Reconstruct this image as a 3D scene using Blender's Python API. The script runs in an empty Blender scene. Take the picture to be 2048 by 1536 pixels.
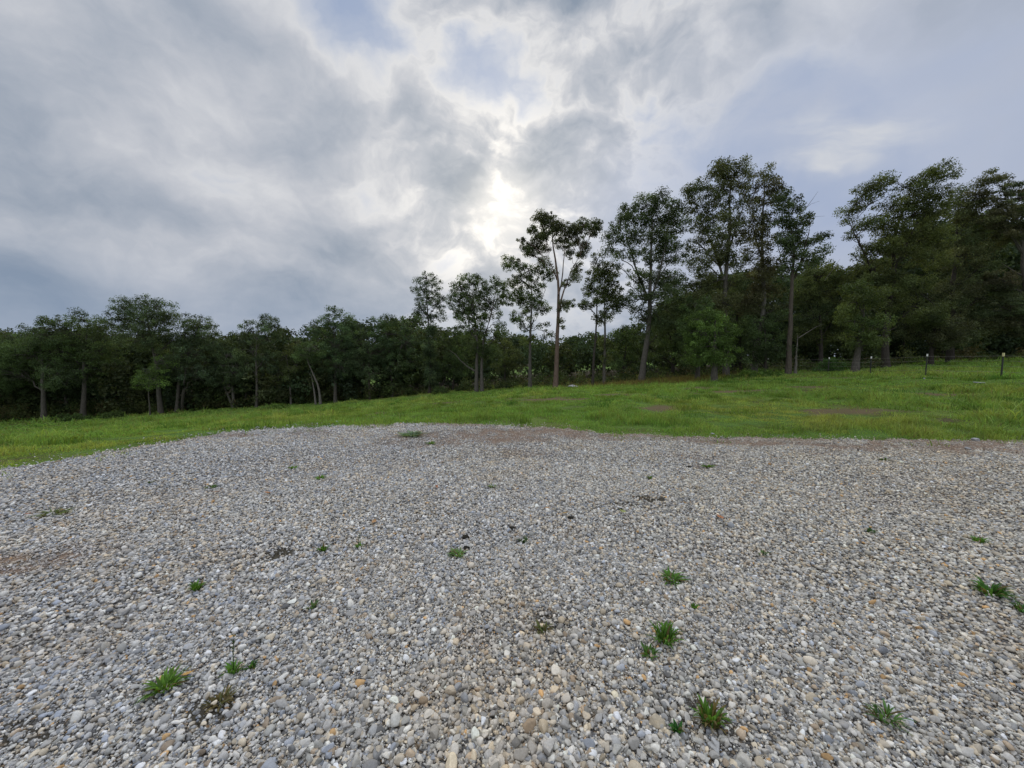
import bpy, math, random
import numpy as np
from mathutils import Vector

scene = bpy.context.scene
COL = scene.collection
R = math.radians

# ------------------------------------------------------------------ camera
F_PX, CX, CY, PITCH, EYE = 780.0, 1024.0, 768.0, R(4.0), 1.6
cam_data = bpy.data.cameras.new('camera')
cam_data.sensor_width = 36.0
cam_data.lens = 36.0 * F_PX / 2048.0
cam_data.clip_start = 0.05
cam_data.clip_end = 9000.0
cam = bpy.data.objects.new('camera', cam_data)
COL.objects.link(cam)
cam.location = (0, 0, EYE)
cam.rotation_euler = (R(90) - PITCH, 0, 0)
scene.camera = cam
CP, SP = math.cos(PITCH), math.sin(PITCH)


def ray(x, y):
    """viewing direction of a photo pixel (world space, camera looks along +Y)"""
    u, v = (x - CX) / F_PX, (CY - y) / F_PX
    return np.array((u, CP + v * SP, -SP + v * CP))


def at(x, y, depth):
    d = ray(x, y)
    t = depth / d[1]
    return np.array((d[0] * t, depth, EYE + d[2] * t))


def unit(x, y):
    d = ray(x, y)
    return d / np.linalg.norm(d)


# ------------------------------------------------------------------ colour management
scene.render.engine = 'CYCLES'
scene.view_settings.view_transform = 'Standard'
scene.view_settings.look = 'None'
scene.view_settings.gamma = 1.0
scene.view_settings.exposure = 0.0
scene.view_settings.use_curve_mapping = False
scene.cycles.max_bounces = 6
scene.cycles.diffuse_bounces = 3
scene.cycles.transmission_bounces = 3
scene.cycles.transparent_max_bounces = 4

# ------------------------------------------------------------------ sun, veiled by thin cloud
SUN_DIR = unit(1012, 428)
SUN_EL = math.asin(SUN_DIR[2])
SUN_AZ = math.atan2(SUN_DIR[0], SUN_DIR[1])
sl = bpy.data.lights.new('sun', 'SUN')
sl.energy = 1.3
sl.angle = R(14)
sl.color = (1.0, 0.93, 0.82)
sun = bpy.data.objects.new('sun', sl)
COL.objects.link(sun)
sun.rotation_euler = Vector(SUN_DIR).to_track_quat('Z', 'Y').to_euler()

# ------------------------------------------------------------------ world: Nishita sky behind a broken cloud deck
world = bpy.data.worlds.new('World')
scene.world = world
world.use_nodes = True
nt = world.node_tree
nt.nodes.clear()
N, L = nt.nodes, nt.links


def wn(kind, **kw):
    n = N.new(kind)
    for k, v in kw.items():
        setattr(n, k, v)
    return n


def wmath(op, a, b=None, c=None, clamp=False):
    n = wn('ShaderNodeMath', operation=op, use_clamp=clamp)
    for i, v in enumerate((a, b, c)):
        if v is None:
            continue
        if isinstance(v, (int, float)):
            n.inputs[i].default_value = v
        else:
            L.new(v, n.inputs[i])
    return n.outputs[0]


def wvec(op, a, b=None, scale=None):
    n = wn('ShaderNodeVectorMath', operation=op)
    for i, v in enumerate((a, b)):
        if v is None:
            continue
        if isinstance(v, (tuple, list)):
            n.inputs[i].default_value = v
        else:
            L.new(v, n.inputs[i])
    if scale is not None:
        if isinstance(scale, (int, float)):
            n.inputs['Scale'].default_value = scale
        else:
            L.new(scale, n.inputs['Scale'])
    return n.outputs['Value'] if op in ('LENGTH', 'DOT_PRODUCT', 'DISTANCE') else n.outputs['Vector']


def wnoise(vec, scale, detail, rough, out='Fac', dist=0.0):
    n = wn('ShaderNodeTexNoise', noise_dimensions='3D')
    L.new(vec, n.inputs['Vector'])
    n.inputs['Scale'].default_value = scale
    n.inputs['Detail'].default_value = detail
    n.inputs['Roughness'].default_value = rough
    n.inputs['Distortion'].default_value = dist
    return n.outputs[out]


def wrange(val, a, b, lo, hi, mode='SMOOTHSTEP'):
    n = wn('ShaderNodeMapRange', interpolation_type=mode)
    L.new(val, n.inputs['Value'])
    for k, v in zip(('From Min', 'From Max', 'To Min', 'To Max'), (a, b, lo, hi)):
        n.inputs[k].default_value = v
    return n.outputs[0]


def wramp(val, stops):
    n = wn('ShaderNodeValToRGB')
    L.new(val, n.inputs[0])
    e = n.color_ramp.elements
    while len(e) < len(stops):
        e.new(0.5)
    for el, (p, c) in zip(e, stops):
        el.position = p
        el.color = (*c, 1)
    return n.outputs['Color']


def wmix(fac, a, b, blend='MIX'):
    n = wn('ShaderNodeMix', data_type='RGBA', blend_type=blend)
    for sock, v in ((n.inputs[0], fac), (n.inputs[6], a), (n.inputs[7], b)):
        if isinstance(v, (int, float)):
            sock.default_value = v
        elif isinstance(v, tuple):
            sock.default_value = (*v, 1)
        else:
            L.new(v, sock)
    return n.outputs[2]


tc = wn('ShaderNodeTexCoord')
DIR = tc.outputs['Generated']
sep = wn('ShaderNodeSeparateXYZ')
L.new(DIR, sep.inputs[0])
dx, dy, dz = sep.outputs
# where the ray meets the cloud deck (a flat layer, so clouds bunch up towards the horizon)
zz = wmath('ADD', wmath('MAXIMUM', dz, 0.0), 0.26)
comb = wn('ShaderNodeCombineXYZ')
L.new(wmath('DIVIDE', dx, zz), comb.inputs[0])
L.new(wmath('DIVIDE', dy, zz), comb.inputs[1])
DECK = comb.outputs[0]
warpc = wnoise(DECK, 1.6, 3, 0.55, 'Color')
warp = wvec('SUBTRACT', warpc, (0.5, 0.5, 0.5))
DECKW = wvec('ADD', DECK, wvec('SCALE', warp, scale=0.45))
n_big = wnoise(DECKW, 1.1, 4, 0.5)

dirw0 = wnoise(DIR, 4.0, 4, 0.55, 'Color')
DW = wvec('ADD', DIR, wvec('SCALE', wvec('SUBTRACT', dirw0, (0.5, 0.5, 0.5)), scale=0.19))
dirw1 = wnoise(DIR, 13.0, 5, 0.6, 'Color')
DW = wvec('ADD', DW, wvec('SCALE', wvec('SUBTRACT', dirw1, (0.5, 0.5, 0.5)), scale=0.035))


shp = wn('ShaderNodeMapping')
L.new(DW, shp.inputs['Vector'])
shp.inputs['Rotation'].default_value = (0, R(-24), 0)
shp.inputs['Scale'].default_value = (1.0, 1.0, 1.55)
BILLOW = shp.outputs[0]
n_mid = wnoise(BILLOW, 4.2, 7, 0.58)
n_fine = wnoise(BILLOW, 11.0, 4, 0.55)


def blob(x, y, rx, ry, amp):
    """soft patch of thicker (+) or thinner (-) cloud round one direction"""
    c = unit(x, y)
    sc = 1.0 / np.linalg.norm(ray(x, y))
    # foreshortening of the wide lens: pixels near the edge span fewer degrees
    ax, az = rx / F_PX * sc, ry / F_PX * sc
    ay = 0.5 * (ax + az)
    d = wvec('SUBTRACT', DW, tuple(c))
    d = wvec('MULTIPLY', d, (1 / ax, 1 / ay, 1 / az))
    return wrange(wvec('LENGTH', d), 0.0, 1.25, amp, 0.0)


BLOBS = [
    # blue rift running down from the top towards the sun
    (690, 20, 150, 110, -.38), (800, 110, 150, 90, -.26), (980, 150, 110, 110, -.34), (880, 60, 120, 110, -.12),
    (1010, 205, 80, 60, -.22), (1130, 80, 80, 80, -.14), (1050, 60, 60, 80, -.10), (600, -60, 200, 120, -.20),
    # bright broken edges next to the rift
    (960, 205, 60, 30, .22), (1020, 215, 24, 32, .34), (995, 250, 50, 26, .26), (880, 150, 70, 40, .14), (700, 70, 60, 30, .12),
    # big sheet on the left: light and dark lobes
    (150, 60, 330, 110, .06), (440, 140, 330, 150, -.06), (610, 150, 170, 130, -.03), (60, 330, 300, 190, .17), (330, 420, 230, 80, .13),
    (500, 300, 220, 140, .03), (430, 340, 220, 70, -.08), (690, 480, 150, 70, .20), (870, 310, 60, 60, .13), (770, 380, 130, 70, .10),
    (180, 460, 220, 60, -.05), (420, 510, 180, 50, -.10), (930, 440, 80, 60, .13), (80, 600, 400, 60, .12), (480, 600, 500, 60, .10),
    (1090, 300, 130, 90, .12), (930, 370, 90, 80, .06), (840, 230, 110, 60, .06),
    # glowing thin patch in front of the sun
    (1015, 435, 70, 90, -.14), (1050, 400, 60, 50, -.06), (905, 518, 60, 14, -.12),
    # right: thin smooth veil with a few white streaks, greyer corners
    (1400, 300, 260, 160, -.12), (1700, 300, 420, 260, -.30), (1600, 160, 300, 140, -.16), (1340, 130, 230, 120, -.05),
    (1900, 60, 300, 140, .22), (2080, 330, 160, 160, .12), (1700, 285, 170, 40, .16), (1630, 325, 80, 26, .16), (1520, 60, 110, 80, .10),
    (1560, 480, 500, 120, -.10),
]
acc = None
for b in BLOBS:
    v = blob(*b)
    acc = v if acc is None else wmath('ADD', acc, v)
dens = wmath('MULTIPLY_ADD', wmath('SUBTRACT', n_big, 0.5), 0.70, wmath('ADD', acc, 0.65))
calm = wmath('MULTIPLY_ADD', wrange(dx, -0.45, 0.0, 0.0, 1.0), 0.60, 0.72)          # smooth sheet to the left, broken cloud in the middle
calm = wmath('MULTIPLY', calm, wrange(dx, 0.30, 0.62, 1.0, 0.55))
dens = wmath('MULTIPLY_ADD', wmath('SUBTRACT', n_mid, 0.5), calm, dens)
dens = wmath('MULTIPLY_ADD', wmath('SUBTRACT', n_fine, 0.5), wmath('MULTIPLY', wmath('POWER', calm, 2.2), 0.50), dens)

cloud = wramp(dens, [
    (0.00, (.31, .39, .56)), (.18, (.39, .455, .59)), (.34, (.52, .56, .645)), (.46, (.635, .65, .685)), (.58, (.515, .54, .595)),
    (.72, (.405, .445, .515)), (.86, (.305, .357, .438)), (1.0, (.22, .28, .372))])
# smooth lilac veil over the right-hand sky with a few white streaks in it
veil = wmath('MAXIMUM', blob(1780, 340, 760, 340, 1.3), blob(1450, 430, 420, 230, 1.1))
veil = wmath('MINIMUM', veil, 0.85)
veilc = wramp(wmath('MULTIPLY_ADD', wmath('SUBTRACT', n_mid, 0.5), 0.5, n_big), [(.30, (.36, .43, .595)), (.50, (.415, .475, .615)), (.70, (.46, .50, .60))])
cloud = wmix(veil, cloud, veilc)
st = wn('ShaderNodeMapping')
L.new(DECKW, st.inputs['Vector'])
st.inputs['Rotation'].default_value = (0, 0, R(38))
st.inputs['Scale'].default_value = (1.0, 3.2, 1.0)
streak = wrange(wnoise(st.outputs[0], 1.7, 6, .55), 0.42, 0.66, 0.0, 1.0)
where = wmath('MAXIMUM', blob(1700, 285, 190, 60, 1.1), wmath('MAXIMUM', blob(1640, 325, 110, 26, 1.1), blob(1500, 70, 200, 130, .7)))
cloud = wmix(wmath('MINIMUM', wmath('MULTIPLY', wmath('MULTIPLY_ADD', streak, 0.8, 0.2), where), 0.9), cloud, (.63, .65, .69))
# lower part of the deck seen edge-on: blue-grey
low = wrange(dz, 0.02, 0.24, 1.0, 0.0)
cloud = wmix(wmath('MULTIPLY', low, 0.6), cloud, (.27, .345, .47))
# forward-scattered sunlight round the veiled disc
DG = wvec('NORMALIZE', wvec('ADD', DIR, wvec('SCALE', wvec('SUBTRACT', DW, DIR), scale=0.30)))
dsun = wvec('DOT_PRODUCT', DG, tuple(SUN_DIR))
g1 = wmath('MULTIPLY', wmath('POWER', wrange(dsun, 0.78, 1.0, 0.0, 1.0, 'LINEAR'), 3.0), 0.20)
g2 = wmath('MULTIPLY', wmath('POWER', wrange(dsun, 0.965, 1.0, 0.0, 1.0, 'LINEAR'), 1.7), .40)
thin = wrange(dens, 0.36, 0.70, 1.0, 0.24)
gl = wmath('MULTIPLY', wmath('ADD', g1, g2), thin)
core = wmath('MULTIPLY', wmath('POWER', wrange(dsun, 0.990, 1.0, 0.0, 1.0, 'LINEAR'), 2.0), 0.30)
gl = wmath('ADD', wmath('MULTIPLY_ADD', g1, 0.5, gl), core)
gln = wn('ShaderNodeVectorMath', operation='SCALE')
gln.inputs[0].default_value = (1.0, .88, .66)
L.new(gl, gln.inputs['Scale'])
cloud = wvec('ADD', cloud, gln.outputs['Vector'])
# unseen deck overhead and behind the camera: gain added to light the ground
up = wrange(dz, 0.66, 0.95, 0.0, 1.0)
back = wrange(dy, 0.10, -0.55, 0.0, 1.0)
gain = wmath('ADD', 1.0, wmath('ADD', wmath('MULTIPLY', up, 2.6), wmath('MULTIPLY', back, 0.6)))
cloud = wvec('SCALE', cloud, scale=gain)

sky = wn('ShaderNodeTexSky', sky_type='NISHITA')
sky.sun_disc = False
sky.sun_elevation = SUN_EL
sky.sun_rotation = SUN_AZ
sky.air_density = 1.0
sky.dust_density = 0.6
sky.ozone_density = 1.5
cover = wrange(dens, 0.02, 0.30, 0.92, 1.0)
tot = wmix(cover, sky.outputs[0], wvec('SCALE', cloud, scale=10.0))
bg = wn('ShaderNodeBackground')
bg.inputs['Strength'].default_value = 0.1
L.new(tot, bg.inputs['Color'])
wo = wn('ShaderNodeOutputWorld')
L.new(bg.outputs[0], wo.inputs[0])
world.cycles.sampling_method = 'MANUAL'
world.cycles.sample_map_resolution = 512

# ------------------------------------------------------------------ helpers
rng = np.random.default_rng(7)
random.seed(7)


def tag(o, label=None, cat=None, group=None, kind=None):
    for k, v in (('label', label), ('category', cat), ('group', group), ('kind', kind)):
        if v:
            o[k] = v
    return o


def mesh_obj(name, V, faces, mat, parent=None, col=None, smooth=False):
    """numpy arrays -> one mesh object; faces is one array or a list of arrays (tris / quads)"""
    V = np.asarray(V, dtype=np.float32)
    if not isinstance(faces, (list, tuple)):
        faces = [faces]
    faces = [np.asarray(f, dtype=np.int32) for f in faces if len(f)]
    me = bpy.data.meshes.new(name)
    me.vertices.add(len(V))
    me.vertices.foreach_set('co', V.ravel())
    idx = np.concatenate([f.ravel() for f in faces])
    cnt = np.concatenate([np.full(len(f), f.shape[1], dtype=np.int32) for f in faces])
    start = np.concatenate(([0], np.cumsum(cnt)[:-1])).astype(np.int32)
    me.loops.add(len(idx))
    me.loops.foreach_set('vertex_index', idx)
    me.polygons.add(len(cnt))
    me.polygons.foreach_set('loop_start', start)
    if smooth:
        me.polygons.foreach_set('use_smooth', np.ones(len(cnt), dtype=bool))
    else:
        me.polygons.foreach_set('use_smooth', np.zeros(len(cnt), dtype=bool))
    me.update(calc_edges=True)
    if col is not None:
        c = np.ones((len(V), 4), dtype=np.float32)
        c[:, :3] = col
        a = me.attributes.new('tint', 'FLOAT_COLOR', 'POINT')
        a.data.foreach_set('color', c.ravel())
    me.materials.append(mat)
    o = bpy.data.objects.new(name, me)
    COL.objects.link(o)
    if parent is not None:
        o.parent = parent
    return o


def empty(name, loc):
    o = bpy.data.objects.new(name, None)
    o.empty_display_size = 0.2
    o.location = tuple(float(v) for v in loc)
    COL.objects.link(o)
    return o


class Mat:
    """small wrapper for building node materials"""

    def __init__(self, name):
        self.m = bpy.data.materials.new(name)
        self.m.use_nodes = True
        self.t = self.m.node_tree
        self.t.nodes.clear()
        self.out = self.t.nodes.new('ShaderNodeOutputMaterial')

    def n(self, kind, **kw):
        n = self.t.nodes.new(kind)
        for k, v in kw.items():
            setattr(n, k, v)
        return n

    def set(self, sock, v):
        if isinstance(v, (int, float)):
            sock.default_value = v
        elif isinstance(v, tuple):
            sock.default_value = (*v, 1) if len(v) == 3 and sock.type == 'RGBA' else v
        else:
            self.t.links.new(v, sock)

    def pos(self):
        return self.n('ShaderNodeNewGeometry').outputs['Position']

    def attr(self, name='tint'):
        return self.n('ShaderNodeAttribute', attribute_name=name).outputs['Color']

    def noise(self, vec, scale, detail=4, rough=0.55, out='Fac'):
        n = self.n('ShaderNodeTexNoise')
        self.set(n.inputs['Vector'], vec)
        n.inputs['Scale'].default_value = scale
        n.inputs['Detail'].default_value = detail
        n.inputs['Roughness'].default_value = rough
        return n.outputs[out]

    def rng(self, v, a, b, lo=0.0, hi=1.0):
        n = self.n('ShaderNodeMapRange', interpolation_type='SMOOTHSTEP')
        self.set(n.inputs['Value'], v)
        for k, x in zip(('From Min', 'From Max', 'To Min', 'To Max'), (a, b, lo, hi)):
            n.inputs[k].default_value = x
        return n.outputs[0]

    def math(self, op, a, b=None):
        n = self.n('ShaderNodeMath', operation=op)
        self.set(n.inputs[0], a)
        if b is not None:
            self.set(n.inputs[1], b)
        return n.outputs[0]

    def mix(self, f, a, b, blend='MIX'):
        n = self.n('ShaderNodeMix', data_type='RGBA', blend_type=blend)
        self.set(n.inputs[0], f)
        self.set(n.inputs[6], a)
        self.set(n.inputs[7], b)
        return n.outputs[2]

    def bump(self, h, strength=0.5, dist=0.02):
        n = self.n('ShaderNodeBump')
        self.set(n.inputs['Height'], h)
        n.inputs['Strength'].default_value = strength
        n.inputs['Distance'].default_value = dist
        return n.outputs['Normal']

    def principled(self, colr, rough=0.9, normal=None, spec=0.2):
        p = self.n('ShaderNodeBsdfPrincipled')
        self.set(p.inputs['Base Color'], colr)
        self.set(p.inputs['Roughness'], rough)
        p.inputs['Specular IOR Level'].default_value = spec
        if normal is not None:
            self.set(p.inputs['Normal'], normal)
        return p.outputs[0]

    def surf(self, sh):
        self.t.links.new(sh, self.out.inputs['Surface'])
        return self.m


def leaf_mat(name, trans=0.35, spec=0.15, gain=1.0):
    m = Mat(name)
    c = m.attr()
    p = m.principled(c, 0.6, spec=spec)
    t = m.n('ShaderNodeBsdfTranslucent')
    m.set(t.inputs['Color'], m.mix(1.0, c, (1.35 * gain, 1.25 * gain, 0.55 * gain), 'MULTIPLY'))
    mx = m.n('ShaderNodeMixShader')
    mx.inputs[0].default_value = trans
    m.t.links.new(p, mx.inputs[1])
    m.t.links.new(t.outputs[0], mx.inputs[2])
    return m.surf(mx.outputs[0])


def vnoise(x, y, seed=0):
    """cheap smooth 2-D value noise in 0..1"""
    r = np.random.default_rng(seed).random((64, 64))
    xi, yi = np.floor(x).astype(int), np.floor(y).astype(int)
    fx, fy = x - xi, y - yi
    fx, fy = fx * fx * (3 - 2 * fx), fy * fy * (3 - 2 * fy)
    g = lambda i, j: r[(xi + i) % 64, (yi + j) % 64]
    return (g(0, 0) * (1 - fx) + g(1, 0) * fx) * (1 - fy) + (g(0, 1) * (1 - fx) + g(1, 1) * fx) * fy


def fbm(x, y, seed=0, octv=4):
    s, a, t = 0.0, 1.0, 0.0
    for k in range(octv):
        s = s + a * vnoise(x * 2 ** k + 17.3 * k, y * 2 ** k + 5.1 * k, seed + k)
        t += a
        a *= 0.5
    return s / t


def sstep(a, b, x):
    t = np.clip((x - a) / (b - a), 0, 1)
    return t * t * (3 - 2 * t)


# ------------------------------------------------------------------ shape of the ground
EDGE_PX = [(-400, 1020), (-150, 975), (0, 942), (150, 917), (300, 893), (440, 868), (540, 860), (640, 855), (740, 850), (830, 848), (900, 849),
           (1000, 853), (1100, 857), (1160, 862), (1210, 869), (1300, 872), (1450, 876), (1600, 879), (1750, 881), (1900, 881), (2048, 882), (2300, 884),
           (2700, 886)]
_e = []
for x, y in EDGE_PX:
    d = ray(x, y)
    t = -EYE / d[2]
    _e.append((math.atan2(d[0], d[1]), t * math.hypot(d[0], d[1])))
_e = [(-math.pi, 9.0), (-2.2, 9.0), (-1.5, 10.0)] + _e + [(1.45, 22.0), (1.8, 20.0), (2.3, 12.0), (math.pi, 9.0)]
_e.sort()
E_TH, E_R = np.array([a for a, _ in _e]), np.array([b for _, b in _e])


def edge_r(X, Y):
    th = np.arctan2(X, Y)
    base = np.interp(th, E_TH, E_R)
    k = base / 9.0
    return base + k * 0.34 * (fbm(th * 26 + 9, th * 0 + 3.0, 3) - 0.5) + k * 0.20 * (vnoise(th * 120 + 40, th * 0 + 7.0, 5) - 0.5)


FENCE = [(24.0, 19.1 + 3.5 * k) for k in range(-2, 9)]
FENCE_PX = [(2005, 753), (1863, 752), (1750, 751), (1665, 750), (1595, 747), (1537, 744), (1493, 743)]
# where the ground is, read off trunk feet and grass lines: pixel x, pixel y, distance
CTRL_PX = [(-250, 858, 38), (-100, 852, 40), (0, 846, 41), (87, 840, 42), (165, 838, 43), (320, 827, 43), (470, 816, 44), (515, 814, 44), (640, 808, 44),
           (740, 800, 43), (860, 788, 41), (960, 782, 38), (1060, 777, 37), (1112, 775, 35), (1190, 770, 35), (1285, 766, 34), (1400, 758, 32),
           (1430, 762, 30), (1577, 748, 32), (1710, 743, 30), (1860, 728, 38), (1960, 724, 40), (2048, 721, 41), (2200, 716, 42),
           (560, 835, 20), (200, 868, 18), (800, 822, 18), (1024, 815, 16), (1300, 800, 16), (1600, 800, 14), (1900, 798, 13),
           (0, 890, 14), (-200, 900, 14),
           (1950, 704, 70), (2048, 698, 75), (1850, 712, 65), (2300, 690, 75),
           (1100, 738, 75), (950, 752, 75), (1300, 735, 70), (700, 765, 75), (500, 775, 75), (200, 790, 75), (0, 800, 75), (-300, 800, 75), (1600, 722, 65)]
pts, zs = [], []
for x, y, d in CTRL_PX:
    p = at(x, y, d)
    pts.append(p[:2]); zs.append(p[2])
for (x, y), (_, d) in zip(FENCE_PX, FENCE[2:]):
    p = at(x, y, d)
    pts.append(p[:2]); zs.append(p[2])
for th in np.linspace(-math.pi, math.pi, 25)[:-1]:
    r = float(np.interp(th, E_TH, E_R))
    pts.append(np.array((math.sin(th) * r, math.cos(th) * r))); zs.append(0.0)
pts, zs = np.array(pts), np.array(zs)


def _tps(r2):
    return 0.5 * r2 * np.log(np.maximum(r2, 1e-9))


_n = len(pts)
_K = _tps(((pts[:, None] - pts[None]) ** 2).sum(-1)) + np.eye(_n) * 60.0
_P = np.concatenate((np.ones((_n, 1)), pts), 1)
_A = np.zeros((_n + 3, _n + 3))
_A[:_n, :_n] = _K; _A[:_n, _n:] = _P; _A[_n:, :_n] = _P.T
_W = np.linalg.solve(_A, np.concatenate((zs, np.zeros(3))))


def ground(X, Y, bumps=True):
    X, Y = np.atleast_1d(np.asarray(X, float)), np.atleast_1d(np.asarray(Y, float))
    sh = X.shape
    X, Y = X.ravel(), Y.ravel()
    r = np.hypot(X, Y)
    rc = np.minimum(r, 95.0) / np.maximum(r, 1e-6)
    xs, ys = X * rc, Y * rc
    z = np.zeros_like(X)
    for i in range(0, len(X), 20000):
        s = slice(i, i + 20000)
        r2 = (xs[s, None] - pts[None, :, 0]) ** 2 + (ys[s, None] - pts[None, :, 1]) ** 2
        z[s] = _tps(r2) @ _W[:_n] + _W[_n] + xs[s] * _W[_n + 1] + ys[s] * _W[_n + 2]
    far = sstep(60, 150, r)
    front = sstep(-0.2, 0.3, np.arctan2(Y, np.abs(X) + 1e-6))
    z = z * (1 - far) + far * (-3.0 + 4.5 * sstep(-60, 80, X))
    # wooded hill far off to the left
    z = z + 12.0 * np.exp(-(((X + 165) / 60) ** 2 + ((Y - 265) / 50) ** 2))
    z = z * front + 0.0 * (1 - front)
    er = np.interp(np.arctan2(X, Y), E_TH, E_R)
    out = sstep(-0.2, 3.0, r - er)
    if bumps:
        z = z + 0.13 * (fbm(X * 0.55 + 50, Y * 0.55 + 50, 11) - 0.5) + 0.10 * (fbm(X * 1.3 + 50, Y * 1.3 + 50, 13, 2) - 0.5) + 0.16 * (fbm(X * 0.16 + 50, Y * 0.16 + 50, 12) - 0.5)
    z = z * out - 0.03 * sstep(0.6, -0.6, r - er)
    return z.reshape(sh)


def gz(x, y):
    return float(ground(x, y)[0])


def pad_z(X, Y):
    return 0.05 * (fbm(X * 0.35 + 30, Y * 0.35 + 30, 21) - 0.5) * sstep(0.0, 3.0, np.interp(np.arctan2(X, Y), E_TH, E_R) - np.hypot(X, Y)) + 0.0


# dirt showing through the gravel: pixel centre, half sizes in pixels, strength, tone (0 red clay, 1 dark soil)
DIRT_PX = [(960, 872, 150, 16, 1.0, 0), (1120, 866, 110, 12, .9, 0), (845, 880, 80, 14, .8, 0), (610, 866, 50, 8, .8, 0), (480, 872, 50, 5, .6, 0), (1260, 875, 120, 8, .9, 0),
           (1500, 884, 130, 8, .9, 0), (1700, 890, 110, 14, 1.0, 0), (1850, 892, 120, 16, 1.0, 0), (2000, 893, 130, 14, 1.0, 0), (1650, 905, 60, 6, .7, 0),
           (1010, 905, 90, 10, .4, 0), (1400, 912, 90, 8, .35, 0),
           (1297, 1003, 36, 8, 1.0, 1), (1250, 1016, 40, 6, .7, 1), (535, 1120, 36, 20, 1.0, 1), (180, 1100, 80, 20, .95, 0), (60, 1130, 110, 24, .85, 0),
           (430, 1418, 62, 44, .8, 1), (20, 1480, 90, 40, .6, 1), (1100, 1262, 70, 24, .55, 1), (1400, 1440, 70, 60, .55, 1), (950, 1290, 50, 26, .4, 0),
           (1430, 935, 60, 6, .35, 0), (1770, 1005, 160, 22, .25, 0), (1900, 960, 160, 20, .3, 0), (300, 1400, 60, 30, .3, 1)]
_D = []
for x, y, rx, ry, s, tone in DIRT_PX:
    def hit(px, py):
        d = ray(px, py); t = -EYE / d[2]
        return d[:2] * t
    c = hit(x, y)
    sx = abs(hit(x + rx, y)[0] - c[0])
    sy = 0.5 * (hit(x, y - ry)[1] - hit(x, y + ry)[1])
    _D.append((c[0], c[1], sx, sy, s, tone))


def dirt(X, Y):
    """(clay, soil) cover 0..1"""
    wx = X + 0.30 * (fbm(X * 1.7 + 20, Y * 1.7 + 20, 31) - 0.5) + 0.14 * (fbm(X * 6 + 20, Y * 6 + 20, 32) - 0.5)
    wy = Y + 0.30 * (fbm(X * 1.7 + 60, Y * 1.7 + 20, 33) - 0.5) + 0.14 * (fbm(X * 6 + 60, Y * 6 + 20, 34) - 0.5)
    a, b = np.zeros_like(X), np.zeros_like(X)
    for cx, cy, sx, sy, s, tone in _D:
        v = s * sstep(1.35, 0.45, np.sqrt(((wx - cx) / sx) ** 2 + ((wy - cy) / sy) ** 2))
        if tone:
            b = np.maximum(b, v)
        else:
            a = np.maximum(a, v)
    a = a * (.48 + .80 * sstep(.38, .62, fbm(X * 2.4 + 8, Y * 2.4 + 8, 37, 3))) * (.55 + .8 * sstep(.35, .65, fbm(X * 9 + 8, Y * 9 + 8, 38, 2)))
    er = edge_r(X, Y)
    rim = sstep(0.55, 0.05, er - np.hypot(X, Y)) * sstep(0.35, 0.6, fbm(X * 0.8 + 9, Y * 0.8 + 9, 35)) * sstep(-7, 2, X + 3)
    return np.maximum(a, 0.8 * rim), b


# ------------------------------------------------------------------ field: one sheet from under the camera to the horizon
def polar_grid(name, ths, rads_of, zfun, mat, colfun=None):
    V, nT, nR = [], len(ths), None
    for th in ths:
        r = rads_of(th)
        nR = len(r)
        V.append(np.stack((np.sin(th) * r, np.cos(th) * r), 1))
    V = np.concatenate(V)
    Z = zfun(V[:, 0], V[:, 1])
    V3 = np.concatenate((V, Z[:, None]), 1)
    i = np.arange(nT - 1)[:, None] * nR + np.arange(nR - 1)[None]
    F = np.stack((i, i + nR, i + nR + 1, i + 1), -1).reshape(-1, 4)
    col = colfun(V[:, 0], V[:, 1]) if colfun else None
    return mesh_obj(name, V3, F, mat, col=col, smooth=True)


m = Mat('field_soil')
P = m.pos()
g1 = m.noise(P, 0.16, 4)
g2 = m.noise(P, 1.1, 5)
g3 = m.noise(P, 9.0, 3)
c = m.mix(m.rng(g1, .35, .65), (.085, .150, .030), (.125, .170, .036))
c = m.mix(m.rng(g2, .42, .70), c, (.075, .090, .022))
c = m.mix(m.rng(m.math('MULTIPLY', g2, g1), .30, .40), c, (.10, .075, .045))
c = m.mix(m.rng(g3, .3, .7), c, m.mix(1.0, c, (.6, .65, .6), 'MULTIPLY'))
fl = m.n('ShaderNodeSeparateColor')
m.set(fl.inputs[0], m.attr())
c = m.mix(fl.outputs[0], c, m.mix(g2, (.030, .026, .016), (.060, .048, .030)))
c = m.mix(fl.outputs[1], c, m.mix(g2, (.075, .052, .032), (.150, .105, .065)))
c = m.mix(fl.outputs[2], c, m.mix(g1, (.060, .120, .022), (.095, .150, .028)))
FIELD_MAT = m.surf(m.principled(c, 1.0, m.bump(g3, .6, .06), spec=0.05))
# line of the first trees: photo x, photo y, distance
LINE = [(-250, 858, 38), (0, 846, 41), (87, 840, 42), (165, 838, 43), (320, 827, 43), (470, 816, 44), (640, 808, 44), (740, 800, 43), (860, 788, 41), (960, 782, 38), (1060, 777, 37), (1190, 770, 35), (1285, 766, 34),
        (1400, 758, 33), (1500, 748, 34), (1577, 748, 33.5), (1640, 744, 33), (1710, 743, 31.5), (1860, 728, 39), (2048, 721, 42), (2250, 716, 43)]
lx, ld = np.array([a for a, _, _ in LINE]), np.array([c for _, _, c in LINE])
BARE_PX = [(1090, 815, 60, 7, 19), (1130, 822, 40, 5, 18), (470, 833, 45, 5, 28), (1390, 790, 60, 5, 22), (1610, 802, 50, 4, 19), (190, 868, 60, 5, 17), (560, 835, 40, 4, 22), (1040, 806, 40, 5, 22), (1480, 800, 60, 4, 19), (1900, 826, 60, 5, 14), (1300, 838, 70, 6, 13), (760, 838, 50, 5, 15), (1700, 842, 90, 5, 11), (330, 862, 60, 5, 17), (1230, 805, 50, 5, 20), (880, 812, 40, 4, 22)]
BARE = []
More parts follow.
